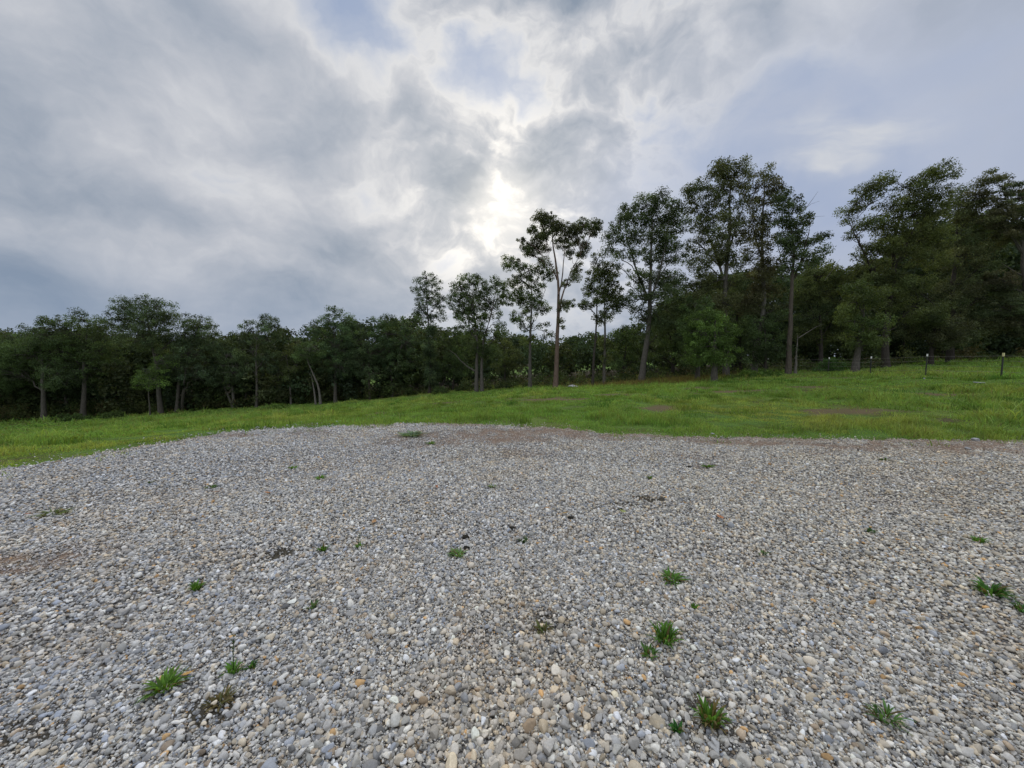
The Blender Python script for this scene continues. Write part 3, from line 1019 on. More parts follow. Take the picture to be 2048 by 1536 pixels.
T('large_oak', 'big round-crowned oak, left one of the tall group, trunk foot pale and leaning', 34,
  [[(1282, 767), (1290, 710), (1297, 650), (1298, 580), (1300, 500), (1302, 440)], [(1297, 600), (1275, 540), (1258, 480), (1250, 440)], [(1297, 610), (1318, 550), (1332, 490), (1340, 430)]],
  [(1292, 408, 24, 15), (1318, 404, 16, 14), (1258, 420, 18, 14), (1346, 412, 20, 16), (1272, 438, 26, 16), (1312, 436, 26, 18), (1238, 448, 20, 15), (1350, 448, 22, 20), (1226, 476, 16, 15), (1260, 474, 24, 15), (1298, 474, 24, 16), (1336, 486, 26, 18), (1214, 502, 11, 12, .8),
   (1240, 506, 22, 14, .9), (1278, 510, 24, 15, .9), (1316, 520, 26, 16), (1360, 510, 18, 20), (1234, 534, 14, 10, .7), (1268, 546, 20, 12, .8), (1300, 556, 22, 16), (1340, 556, 26, 16), (1250, 572, 12, 10, .7), (1284, 590, 22, 16), (1326, 592, 26, 18), (1258, 606, 12, 10), (1240, 620, 10, 8, .7),
   (1274, 624, 14, 12, .8), (1262, 642, 12, 8, .8), (1340, 622, 24, 16), (1304, 632, 20, 14), (1322, 650, 20, 14), (1290, 660, 14, 10, .8), (1312, 676, 16, 10, .8)], 'oak', 'grey', seed=37,  r0=.27, mix='dark', clump=.52, sep=.78, per=52)
T('tall_oak', 'tallest oak of the wood, high knobbly top above the others', 34,
  [[(1452, 746), (1452, 690), (1448, 600), (1450, 520), (1455, 430), (1458, 350)], [(1448, 560), (1425, 490), (1400, 430), (1390, 390)], [(1450, 520), (1476, 450), (1490, 400)]],
  [(1453, 326, 15, 10), (1482, 322, 12, 8), (1440, 344, 16, 12), (1470, 345, 22, 13), (1492, 342, 10, 10), (1450, 370, 24, 14), (1484, 372, 18, 13), (1394, 376, 16, 13), (1380, 390, 12, 12), (1418, 388, 20, 14), (1440, 402, 20, 14), (1474, 404, 22, 15), (1396, 414, 22, 15),
   (1430, 432, 24, 16, .9), (1466, 440, 24, 16, .9), (1396, 450, 20, 18), (1424, 470, 24, 16, .9), (1462, 478, 26, 16), (1390, 490, 20, 16), (1430, 510, 26, 18), (1470, 520, 26, 18), (1394, 530, 20, 18), (1420, 560, 28, 18), (1465, 565, 28, 18), (1395, 585, 22, 20), (1440, 610, 30, 20)], 'oak', 'grey',
  seed=38,  r0=.27, mix='brown', clump=.54, sep=.80, per=54)
T('tall_oak', 'tall oak with narrow finger-like top, second highest of the group', 34,
  [[(1508, 744), (1512, 700), (1526, 640), (1532, 600), (1528, 520), (1530, 430), (1536, 360)], [(1530, 540), (1510, 470), (1498, 420)]],
  [(1535, 334, 9, 9), (1536, 352, 14, 12), (1552, 362, 12, 10), (1506, 352, 12, 10), (1516, 372, 18, 13), (1544, 380, 16, 10), (1506, 400, 20, 15), (1534, 404, 20, 14, .9), (1512, 434, 22, 14, .9), (1540, 440, 18, 16, .9), (1504, 466, 22, 16), (1530, 480, 22, 16), (1508, 506, 24, 18), (1540, 530, 20, 18),
   (1512, 548, 24, 18), (1530, 580, 24, 18), (1500, 600, 26, 18), (1540, 626, 26, 20)], 'oak', 'pale', seed=39,  r0=.24, mix='rust', clump=.54, sep=.80, per=54)
T('oak_tree', 'straight dark tree at the group\'s right side with bare dead twigs sticking out', 32,
  [[(1576, 749), (1578, 700), (1582, 640), (1585, 560), (1588, 480), (1580, 420)], [(1586, 560), (1604, 520), (1618, 470), (1622, 420)]],
  [(1568, 394, 13, 10), (1594, 406, 12, 10), (1572, 416, 18, 13), (1600, 428, 14, 12), (1614, 438, 8, 10), (1568, 446, 18, 15), (1596, 454, 16, 14), (1570, 480, 20, 16), (1598, 486, 18, 14), (1630, 482, 14, 12), (1644, 474, 8, 10), (1582, 512, 20, 14), (1614, 514, 18, 12, .9), (1638, 508, 12, 10), (1566, 534, 14, 10, .8),
   (1596, 536, 16, 10, .8), (1628, 524, 12, 8, .8)], 'dark', 'brown', seed=40,  r0=.21, mix='oak', clump=.48, sep=.72, per=50,
  extra=[([(1600, 430), (1612, 416), (1624, 400), (1636, 383)], .03, .006, 'grey'), ([(1612, 416), (1622, 408), (1640, 402)], .015, .005, 'grey'), ([(1602, 440), (1622, 434), (1650, 432)], .02, .005, 'grey'),
         ([(1620, 500), (1640, 495), (1656, 486)], .02, .005, 'grey'), ([(1650, 560), (1672, 530), (1680, 518)], .02, .005, 'grey')])
T('small_tree', 'small bright leafy tree in front of the tall group, thick pale foot', 29, [[(1427, 763), (1428, 735), (1426, 690), (1424, 640)]],
  [(1420, 640, 40, 18), (1400, 664, 26, 20), (1450, 666, 30, 20), (1390, 690, 20, 16), (1425, 694, 36, 18), (1462, 698, 24, 18), (1405, 715, 26, 12), (1446, 718, 26, 12)], 'bright', 'grey', seed=41, r0=.24, clump=.46, sep=.72, per=44, lsize=.18, mix='bright', zs=1.3)
T('oak_tree', 'short trunk with dark leaves left of the thick pale foot', 32, [[(1394, 758), (1395, 735), (1396, 700), (1392, 650)]],
  [(1382, 640, 28, 20), (1376, 676, 26, 22), (1392, 612, 30, 18), (1368, 712, 22, 18)], 'dark', 'grey', seed=42, r0=.19, mix='mid', per=42)
T('small_tree', 'dark green leafy tree between the pale stem and the dead twig tree', 33, [[(1530, 748), (1531, 720), (1530, 680), (1528, 650)]],
  [(1520, 650, 30, 20), (1548, 668, 24, 18), (1510, 684, 26, 18), (1540, 700, 26, 18), (1554, 640, 22, 20), (1500, 712, 18, 14)], 'mid', 'dark', seed=43, r0=.14, mix='dark', per=40, clump=.5)
T('oak_tree', 'mid-height dark tree filling in behind the big oak, right of its trunk', 38, [[(1345, 766), (1346, 720), (1350, 650), (1352, 590)]],
  [(1350, 572, 30, 18), (1325, 596, 24, 18), (1376, 600, 24, 20), (1345, 622, 34, 20), (1318, 648, 24, 18), (1368, 654, 28, 20), (1340, 680, 32, 18), (1312, 706, 22, 14), (1362, 712, 28, 16)], 'mid', 'dark', seed=45, r0=.16, mix='dark', per=44, clump=.52)
T('oak_tree', 'low leafy tree behind the slender pair, left of the big oak foot', 40, [[(1246, 770), (1246, 730), (1250, 690)]],
  [(1250, 664, 22, 12), (1232, 680, 20, 14), (1266, 684, 20, 14), (1246, 704, 26, 14), (1228, 722, 18, 12), (1268, 724, 20, 14)], 'dark', 'dark', seed=46, r0=.12, mix='mid', per=42, clump=.5)
T('oak_tree', 'deep green mid-height tree behind the small bright tree', 37, [[(1482, 752), (1482, 700), (1478, 640), (1476, 590)]],
  [(1476, 572, 30, 18), (1452, 600, 26, 18), (1500, 606, 24, 18), (1474, 630, 34, 20), (1452, 660, 24, 18), (1496, 664, 26, 18), (1470, 694, 30, 16)], 'blue', 'dark', seed=47, r0=.16, mix='dark', per=44, clump=.52)
T('oak_tree', 'short bushy tree between the vine-wrapped tree and the twin trunks', 43, [[(906, 788), (906, 750), (908, 700)]],
  [(906, 668, 22, 13), (888, 684, 20, 14), (924, 688, 20, 14), (904, 712, 28, 16), (886, 738, 22, 14), (922, 742, 22, 14)], 'mid', 'dark', seed=48, r0=.12, mix='dark', per=42, clump=.5)
T('oak_tree', 'short bushy tree between the twin trunks and the low-forking tree', 43, [[(1012, 784), (1012, 750), (1010, 715)]],
  [(1008, 690, 20, 11), (994, 706, 18, 12), (1026, 708, 18, 12), (1010, 730, 24, 13)], 'olive', 'dark', seed=49, r0=.11, mix='dark', per=40, clump=.48)
T('dead_snag', 'broken off pale dead trunk beside the dead twig tree', 32, [[(1590, 748), (1592, 720), (1595, 690), (1597, 668)]], [], bark='pale', seed=44, r0=.11, cat='dead tree',
  extra=[([(1597, 676), (1616, 664), (1632, 654), (1646, 648)], .05, .015, 'grey')])
# --- right: beyond the fence
T('low_tree', 'low spreading dark tree behind the broken off pale trunk', 38, [[(1640, 742), (1642, 700), (1644, 640), (1646, 580)]],
  [(1622, 556, 30, 16), (1656, 550, 30, 16), (1690, 560, 20, 16), (1610, 590, 30, 20), (1650, 590, 36, 22), (1690, 600, 24, 24), (1630, 630, 36, 22), (1676, 640, 30, 20), (1614, 664, 26, 18), (1655, 676, 30, 18)], 'dark', 'dark', seed=51, r0=.2, mix='olive', per=44, clump=.55)
T('small_tree', 'leafy tree with thick grey leaning trunk right behind the wire fence', 30, [[(1710, 744), (1713, 720), (1718, 690), (1722, 640), (1724, 590)]],
  [(1716, 576, 26, 16), (1742, 592, 24, 18), (1700, 606, 24, 20), (1730, 622, 30, 20), (1700, 646, 26, 18), (1738, 656, 28, 18), (1716, 676, 34, 14), (1752, 682, 16, 12)], 'mid', 'grey', seed=52, r0=.24, mix='olive', per=42, clump=.48)
T('wide_oak', 'huge wide-spreading oak right of the sky gap, crown of layered boughs', 35,
  [[(1772, 730), (1770, 680), (1778, 600), (1790, 520), (1805, 440), (1830, 380)], [(1775, 620), (1745, 530), (1715, 470), (1700, 430)], [(1785, 540), (1830, 460), (1870, 390), (1880, 350)]],
  [(1866, 344, 30, 10), (1884, 358, 22, 10), (1846, 356, 22, 11), (1898, 380, 14, 10), (1830, 368, 20, 10, .9), (1770, 358, 12, 8), (1756, 370, 18, 10), (1790, 362, 14, 8), (1732, 384, 20, 12), (1764, 392, 20, 12, .9), (1716, 402, 16, 11), (1740, 412, 22, 12, .9), (1704, 424, 16, 11), (1780, 420, 24, 16), (1690, 450, 11, 11),
   (1714, 454, 18, 12, .9), (1748, 448, 22, 14, .9), (1700, 480, 14, 7, .8), (1722, 478, 14, 9, .8), (1712, 514, 12, 8, .8), (1745, 500, 20, 16), (1840, 400, 34, 18), (1870, 420, 30, 20), (1820, 430, 30, 22), (1790, 460, 30, 22), (1840, 470, 34, 22), (1880, 470, 28, 24), (1766, 494, 28, 22), (1810, 510, 34, 24), (1860, 520, 34, 24),
   (1750, 540, 26, 20), (1790, 560, 34, 22), (1840, 570, 34, 24), (1770, 600, 28, 20), (1820, 620, 32, 22), (1740, 570, 20, 18), (1860, 630, 30, 22)], 'oak', 'dark', seed=53, r0=.28, mix='olive', per=60, clump=.68, sep=.92, flat=.6)
T('brown_tree', 'dense brownish tree crowded against the wide oak\'s right side', 38,
  [[(1900, 728), (1900, 680), (1905, 600), (1915, 520), (1925, 420)]],
  [(1920, 396, 28, 16), (1946, 412, 22, 16), (1905, 420, 26, 18), (1940, 446, 30, 20), (1910, 470, 30, 22), (1950, 490, 30, 22), (1915, 520, 32, 24), (1955, 540, 30, 22), (1920, 570, 32, 22), (1890, 590, 30, 22), (1950, 600, 32, 24), (1900, 630, 34, 22), (1945, 650, 32, 20)], 'brown', 'dark', seed=54,
  r0=.3, mix='dark', per=60, clump=.7, sep=.95)
T('brown_tree', 'reddish-brown layered tree at the right picture edge with bare pale limbs', 36,
  [[(2068, 722), (2062, 660), (2050, 580), (2040, 480), (2020, 400)], [(2055, 600), (2080, 520), (2100, 450)]],
  [(1992, 350, 20, 11), (1974, 364, 16, 10), (2012, 366, 20, 10), (1965, 384, 18, 9), (2000, 386, 26, 11), (2034, 372, 16, 12), (2050, 384, 18, 12), (1985, 404, 20, 10), (2026, 402, 26, 12), (2000, 424, 26, 11), (2046, 424, 24, 12), (1984, 446, 22, 10), (2024, 446, 30, 12), (2066, 450, 26, 16), (2000, 468, 24, 9), (2050, 474, 30, 14),
   (2090, 400, 30, 20), (2110, 440, 30, 24), (2010, 560, 30, 20), (2050, 600, 36, 24), (2000, 620, 32, 22), (2090, 560, 36, 30), (2100, 640, 36, 30), (2040, 650, 34, 20)], 'rust', 'grey', seed=55, r0=.3, mix='dark', per=54, clump=.56, sep=.85, flat=.5,
  extra=[([(2075, 570), (2045, 552), (2025, 540), (2004, 527)], .10, .02, 'pale'), ([(2080, 592), (2040, 580), (2020, 578), (1985, 582), (1955, 578)], .09, .015, 'pale')])
T('low_tree', 'low dark tree with drooping boughs under the wide oak near the tall fence posts', 36, [[(1862, 728), (1864, 690), (1868, 640)]],
  [(1850, 640, 36, 20), (1890, 650, 36, 20), (1836, 668, 30, 16), (1876, 678, 36, 14), (1915, 672, 30, 16)], 'dark', 'dark', seed=56, r0=.2, mix='brown', per=46, clump=.56)

# ------------------------------------------------------------------ woods that read as one dark mass behind the first trees
SKYLINE = [(-500, 660), (0, 668), (90, 680), (200, 676), (330, 690), (440, 696), (470, 688), (560, 686), (640, 680), (740, 656), (840, 650), (880, 676), (940, 682), (1000, 684), (1100, 696), (1180, 694), (1240, 684),
           (1290, 660), (1340, 615), (1420, 575), (1500, 560), (1600, 545), (1700, 560), (1760, 500), (1850, 440), (1950, 440), (2048, 470), (2500, 470)]
SX, SY = np.array([a for a, _ in SKYLINE]), np.array([b for _, b in SKYLINE])


def woods(name, label, rows, sky, clump, per, lsize, seed, pal, trunks=0, floor=.3, sep=1.0, xr=(-500, 2500), gap=None):
    g = np.random.default_rng(seed)
    C_, R_, K_ = [], [], []
    W = Geo()
    pal = np.array(pal)
    for d0, d1, drop in rows:
        n = int((xr[1] - xr[0]) / F_PX * d0 / (3.2 * sep))
        for px in np.linspace(xr[0], xr[1], n) + g.normal(size=n) * 14:          # one irregular crown after another
            d = g.uniform(d0, d1)
            top = np.interp(px, SX, SY) if sky is None else np.interp(px, *sky)
            b = at(px, 700, d)
            z0 = gz(b[0], b[1])
            zt = at(px, top + drop + g.normal() * 9 - 3, d)[2]
            h = zt - z0
            if h < 1.5:
                continue
            w = g.uniform(1.5, 2.6) * sep
            colr = pal[g.integers(len(pal))] * g.uniform(.75, 1.25)
            k = int(h * w * 2.8 / clump)
            t = g.random(k) ** .8
            rad = w * np.sqrt(np.clip(1 - np.abs(t - .55) ** 2.2 / .55 ** 2.2, .10, 1)) * np.sqrt(g.random(k))
            an = g.uniform(0, 2 * math.pi, k)
            p = np.stack((b[0] + rad * np.cos(an), b[1] + rad * np.sin(an), z0 + floor + t * (h - floor)), 1)
            if gap is not None:
                keep = g.random(k) < gap(px, p[:, 2] - z0)
                p = p[keep]
            C_.append(p)
            R_.append(clump * g.uniform(.6, 1.35, len(p)))
            K_.append(colr * g.uniform(.75, 1.3, (len(p), 1)))
            if g.random() < trunks:
                tp = np.array([(b[0] + .25 * i * g.normal(), b[1], z0 - .1 + h * .8 * i / 3) for i in range(4)])
                W.tube(tp, np.linspace(.13, .04, 4) * g.uniform(.7, 1.5), np.array(BARKC['grey']) * g.uniform(.35, .95), 5)
    C_, R_, K_ = np.concatenate(C_), np.concatenate(R_), np.concatenate(K_)
    v, f, c_ = leaf_cloud(C_, R_, per, lsize, K_, seed + 9, .75)
    G = Geo()
    G.add(v, f, c_)
    o = G.obj(name, LEAF)
    tag(o, label, 'woods', kind='stuff')
    if W.n:
        tag(W.obj('trunks', BARK, o, True), kind='stuff')
    return o


DARKS = 1.3 * np.array([(.030, .046, .020), (.040, .056, .022), (.036, .056, .026), (.046, .056, .024), (.048, .068, .026), (.034, .050, .026)])


def centre_gap(px, hz):
    c = np.exp(-((px - 1080) / 190.0) ** 2)
    return 1 - c * np.where(hz < 3.2, .46, .05)


woods('woods', 'dark mixed woods filling the space behind the first trees', [(44.8, 46.2, 55), (46, 50, 2), (50, 55, -3), (55, 60, -6), (60, 68, -8)], None, .85, 34, .34, 61, DARKS, trunks=.4, gap=centre_gap)
woods('far_woods', 'distant line of woods beyond the meadow and along the far ridge', [(98, 108, 0), (110, 122, -3)], ([-500, 0, 600, 900, 1200, 1330, 1500, 2500], [690, 694, 700, 688, 690, 680, 690, 680]), 1.5, 30, .75, 62,
      [(.050, .075, .036), (.058, .082, .036), (.066, .088, .036)], floor=0, sep=1.5)
g = np.random.default_rng(63)
k = 1500
hx, hy = g.uniform(-290, -60, k), g.uniform(205, 290, k)
hz = ground(hx, hy, False)
v, f, c_ = leaf_cloud(np.stack((hx, hy, hz + g.uniform(1, 6, k)), 1), g.uniform(2.2, 4.0, k), 30, 1.9, np.array((.060, .088, .045)) * g.uniform(.7, 1.3, (k, 1)), 64, .8)
G = Geo(); G.add(v, f, c_)
tag(G.obj('hill_woods', LEAF), 'trees covering the low far hill on the left skyline', 'woods', kind='stuff')

# weeds and brambles along the foot of the wood
g = np.random.default_rng(65)
k = 3200
px = g.uniform(-250, 2250, k)
dd = np.interp(px, lx, ld) + g.gamma(2.0, 1.6, k) + .6
wx = (px - CX) / F_PX * dd / CP
wz = ground(wx, dd)
tall = np.where(px < 820, 1.25, .6) * g.gamma(2.0, .30, k) + .1
cl = np.stack((wx, dd, wz + tall * .55), 1)
kc = np.array([(.080, .115, .036), (.062, .092, .032), (.092, .110, .040), (.110, .100, .045), (.050, .070, .028)])[g.integers(0, 5, k)] * g.uniform(.7, 1.25, (k, 1))
v, f, c_ = leaf_cloud(cl, np.clip(tall * .6, .16, .9), 22, .17, kc, 66, 1.0)
G = Geo(); G.add(v, f, c_)
tag(G.obj('undergrowth', LEAF), 'weeds and brambles tangled along the foot of the woods', 'undergrowth', kind='stuff')


def shrub(label, x, y, d, rx, rh, colr, seed, n=60):
    g = np.random.default_rng(seed)
    b = at(x, y, d); b[2] = gz(b[0], b[1])
    root = tag(empty('shrub', b), label, 'shrub', 'shrubs and weed mounds at the wood edge')
    p = g.normal(size=(n, 3)); p /= np.linalg.norm(p, axis=1)[:, None]
    p = p * g.random((n, 1)) ** .4 * np.array((rx, rx * .7, rh * .8)); p[:, 2] = np.abs(p[:, 2])
    W = Geo()
    for q in p[:24]:
        W.tube(bez(np.zeros(3), q * np.array((.3, .3, .7)), q, 4), np.linspace(.016, .006, 4), np.array(BARKC['brown']), 4)
    W.obj('stem', BARK, root)
    v, f, c_ = leaf_cloud(p, np.full(n, .24), 34, .12, np.array(colr) * g.uniform(.75, 1.25, (n, 1)), seed + 1, 1.0)
    G = Geo(); G.add(v, f, c_)
    G.obj('foliage', LEAF, root)


shrub('bright green weed mound in front of the dead twig tree', 1520, 752, 30, 1.9, .75, (.085, .150, .032), 71, 90)
shrub('small weedy mound between the thick pale foot and the green mound', 1472, 758, 30, 1.0, .40, (.085, .125, .035), 72, 40)
shrub('low rounded bush at the grass edge below the domed left tree', 140, 838, 40, 1.9, .85, (.070, .115, .034), 73, 80)
shrub('pale green bush at the grass edge below the tallest left tree', 225, 832, 41, 1.3, .9, (.080, .125, .036), 74, 60)
shrub('bright weed hump on the grass rim below the two-headed tree', 548, 815, 38, 1.5, .55, (.100, .165, .036), 75, 70)
shrub('leafy bush by the vine-wrapped slender tree', 880, 784, 39, .9, .9, (.070, .105, .034), 76, 50)
shrub('spreading green bush behind the fence beside the leaning grey trunk', 1668, 690, 33, 1.5, 1.2, (.066, .130, .036), 77, 80)

# ------------------------------------------------------------------ grass of the field
GRASS = leaf_mat('grass_blades', .45, gain=1.0, spec=.08)
def blades(X, Y, Z, h, w, col, g, lean=.45):
    n = len(X)
    yaw = g.uniform(0, 2 * math.pi, n)
    la = g.uniform(0, 2 * math.pi, n)
    ll = h * np.abs(g.normal(0, lean, n))
    dx, dy = np.cos(yaw) * w * .5, np.sin(yaw) * w * .5
    lx_, ly_ = np.cos(la) * ll, np.sin(la) * ll
    V = np.stack((np.stack((X - dx, Y - dy, Z - .01), 1), np.stack((X + dx, Y + dy, Z - .01), 1),
                  np.stack((X + dx * .7 + lx_ * .35, Y + dy * .7 + ly_ * .35, Z + h * .6), 1), np.stack((X - dx * .7 + lx_ * .35, Y - dy * .7 + ly_ * .35, Z + h * .6), 1),
                  np.stack((X + lx_, Y + ly_, Z + h), 1)), 1)
    i = (np.arange(n) * 5)[:, None]
    F4 = i + np.array((0, 1, 2, 3))[None]
    F3 = i + np.array((3, 2, 4))[None]
    return V.reshape(-1, 3), F4, F3, np.repeat(col, 5, 0)


g = np.random.default_rng(81)
Vs, A4, A3, Cs, off = [], [], [], [], 0
for r0, r1, dens_, wd, hh in [(4.5, 10, 1300, .011, .060), (10, 14, 1200, .013, .062), (14, 20, 620, .019, .066), (20, 30, 300, .028, .075), (30, 52, 110, .045, .09), (52, 84, 40, .09, .12)]:
    th = 1.32
    n = int(th * (r1 * r1 - r0 * r0) * dens_)
    rr = np.sqrt(g.uniform(r0 * r0, r1 * r1, n)); tt = g.uniform(-th, th, n)
    X, Y = np.sin(tt) * rr, np.cos(tt) * rr
    er = edge_r(X, Y)
    p1, p2, p3 = fbm(X * .35 + 90, Y * .35 + 90, 53), fbm(X * 1.6 + 90, Y * 1.6 + 90, 54), fbm(X * .12 + 90, Y * .12 + 90, 55)
    br = bare(X, Y)
    dpx = np.interp((X / np.maximum(Y, .1)) * F_PX * CP + CX, lx, ld)
    ok = (rr > er + .05 - .30 * g.random(n) ** 2.6 * (1 + 2.2 * (p2 > .55)) + .16 * (p2 - .5)) & (g.random(n) > br * .95) & (g.random(n) < .10 + 2.0 * sstep(.28, .72, p2)) & (Y < dpx + 9)
    X, Y, p1, p2, p3, br, rr, er = [q[ok] for q in (X, Y, p1, p2, p3, br, rr, er)]
    n = len(X)
    h = hh * np.clip(g.lognormal(0, .35, n), .4, 2.4) * (.50 + 1.3 * sstep(.42, .72, p1)) * (.35 + 1.6 * sstep(.38, .78, p2)) * (1 - .5 * br) * (.55 + .45 * sstep(0, 1.0, rr - er))
    yel = np.clip(sstep(.46, .68, p3) * .48 + .32 * sstep(.5, .7, p2) + .15 * g.normal(size=n) + .55 * np.exp(-((X - 8.5) / 3.5) ** 2 - ((Y - 10.0) / 3) ** 2), 0, 1)[:, None]
    dry = (g.random(n) < .05 + .25 * br)[:, None]
    lush = np.array((.155, .290, .064))
    col = lush * (1 - yel) + np.array((.275, .310, .084)) * yel
    col = np.where(dry, np.array((.20, .165, .075)), col) * np.clip(.55 + .9 * fbm(X * 2.3 + 30, Y * 2.3 + 30, 58) + .20 * g.normal(size=n), .4, 1.7)[:, None]
    v, f4, f3, c_ = blades(X, Y, ground(X, Y), h, wd * g.uniform(.6, 1.4, n), col, g, .95)
    Vs.append(v); A4.append(f4 + off); A3.append(f3 + off); Cs.append(c_); off += len(v)
# coarser clumps the grazing has missed
nc = 420
rr = np.sqrt(g.uniform(8.5 ** 2, 34 ** 2, nc)); tt = g.uniform(-1.3, 1.3, nc)
cx_, cy_ = np.sin(tt) * rr, np.cos(tt) * rr
ok = (rr > edge_r(cx_, cy_) + .3) & (cy_ < np.interp((cx_ / cy_) * F_PX * CP + CX, lx, ld) + 1) & (bare(cx_, cy_) < .5)
cx_, cy_ = cx_[ok], cy_[ok]
cr_, ch_ = g.uniform(.12, .42, len(cx_)), g.uniform(.09, .20, len(cx_))
ci = np.repeat(np.arange(len(cx_)), 90)
X = cx_[ci] + g.normal(size=len(ci)) * cr_[ci]
Y = cy_[ci] + g.normal(size=len(ci)) * cr_[ci]
hue = g.random(len(cx_))[ci][:, None]
colr = (np.array((.085, .190, .040)) * (1 - hue) + np.array((.165, .235, .050)) * hue) * g.uniform(.6, 1.25, (len(ci), 1))
v, f4, f3, c_ = blades(X, Y, ground(X, Y), ch_[ci] * g.uniform(.5, 1.3, len(ci)), (.010 + .0009 * np.hypot(X, Y)) * g.uniform(.7, 1.3, len(ci)), colr, g, .6)
Vs.append(v); A4.append(f4 + off); A3.append(f3 + off); Cs.append(c_); off += len(v)
# ragged dry seed heads below the trees right of centre
n = 5200
px = g.normal(1330, 75, n); dd = np.interp(px, lx, ld) - g.gamma(1.6, .9, n) + .4
X = (px - CX) / F_PX * dd / CP
h = .28 * g.lognormal(0, .35, n)
v, f4, f3, c_ = blades(X, dd, ground(X, dd), h, .030 * g.uniform(.6, 1.3, n), np.array((.17, .145, .055)) * g.uniform(.6, 1.25, (n, 1)), g)
Vs.append(v); A4.append(f4 + off); A3.append(f3 + off); Cs.append(c_); off += len(v)
tag(mesh_obj('grass', np.concatenate(Vs), [np.concatenate(A4), np.concatenate(A3)], GRASS, col=np.concatenate(Cs)), 'short bright green pasture grass sloping up to the trees', 'grass', kind='stuff')
print('blades', off // 5)

# ------------------------------------------------------------------ wire fence on the right
m = Mat('post_steel')
P = m.pos()
STEEL = m.surf(m.principled(m.mix(m.noise(P, 30, 4), (.020, .026, .022), (.050, .045, .038)), .6, spec=.35))
m = Mat('post_white')
PWHITE = m.surf(m.principled(m.mix(m.noise(m.pos(), 40, 3), (.62, .62, .56), (.80, .80, .74)), .5))
m = Mat('post_cream')
PCREAM = m.surf(m.principled(m.mix(m.noise(m.pos(), 40, 3), (.66, .58, .26), (.76, .70, .38)), .5))
m = Mat('wire_metal')
WIREM = m.surf(m.principled(m.mix(m.noise(m.pos(), 8, 3), (.16, .155, .15), (.24, .20, .17)), .5, spec=.4))
fx, fy = FENCE[2]
fz = gz(fx, fy)
fence = tag(empty('wire_fence', (fx, fy, fz)), 'barbed wire fence on dark steel posts with white tops crossing the grass', 'fence')
FO = np.array((fx, fy, fz))
ends = []


def box(Gm, c, sx, sy, z0, z1, col=(1, 1, 1)):
    x0, x1, y0, y1 = c[0] - sx / 2, c[0] + sx / 2, c[1] - sy / 2, c[1] + sy / 2
    V = [(x0, y0, z0), (x1, y0, z0), (x1, y1, z0), (x0, y1, z0), (x0, y0, z1), (x1, y0, z1), (x1, y1, z1), (x0, y1, z1)]
    Gm.add(V, [(0, 3, 2, 1), (4, 5, 6, 7), (0, 1, 5, 4), (1, 2, 6, 5), (2, 3, 7, 6), (3, 0, 4, 7)], col)


g = np.random.default_rng(91)
for i, (x, y) in enumerate(FENCE[1:]):
    k = i - 1                       # 0 is the nearest post in view
    z = gz(x, y)
    hgt = 1.24 + .05 * g.normal()
    tilt = g.normal(0, .012, 2)
    G = Geo()
    wdt = 1.12 if k == 0 else 1.0
    box(G, (0, 0), .050 * wdt, .012, -.3, hgt)
    box(G, (0, .025 * wdt), .012, .040 * wdt, -.3, hgt)
    for s in range(18):
        box(G, (0, -.007), .012, .005, .12 + s * .062, .135 + s * .062)
    for vv in G.V:
        vv[:, 0] += vv[:, 2] * tilt[0]; vv[:, 1] += vv[:, 2] * tilt[1]
    post = G.obj('post', STEEL, fence)
    post.location = (x - fx, y - fy, z - fz)
    if k == 0:
        post['label'] = 'nearest post, cream-yellow top'
    G = Geo()
    box(G, (0, .008), .050 * wdt, .054 * wdt, hgt - (.15 if k == 0 else .12), hgt + .02)
    for vv in G.V:
        vv[:, 0] += vv[:, 2] * tilt[0]; vv[:, 1] += vv[:, 2] * tilt[1]
    G.obj('post_cap', PCREAM if k == 0 else PWHITE, post)
    ends.append((np.array((x, y, z)), tilt))
for hgt in (.32, .60, .86, 1.10):
    G = Geo()
    path = []
    for (a, ta), (b, tb) in zip(ends[:-1], ends[1:]):
        for t in np.linspace(0, 1, 8)[:-1]:
            p = a * (1 - t) + b * t
            path.append(p + np.array((ta[0] * hgt, -.012, hgt - .05 * 4 * t * (1 - t) * .6)))
    path = np.array(path)
    G.tube(path - FO, np.full(len(path), .0034), (1, 1, 1), 4)
    for s in np.arange(0, len(path) - 1, 1):
        for t in (.2, .5, .8):
            p = path[s] * (1 - t) + path[s + 1] * t - FO
            G.tube([p + np.array((-.012, 0, -.016)), p + np.array((.012, 0, .016))], [.0026, .0012], (1, 1, 1), 3)
    G.obj('wire', WIREM, fence)

# ------------------------------------------------------------------ weeds growing in the gravel
def on_pad(x, y):
    d = ray(x, y)
    t = -EYE / d[2]
    return np.array((d[0] * t, d[1] * t, 0.0)), t


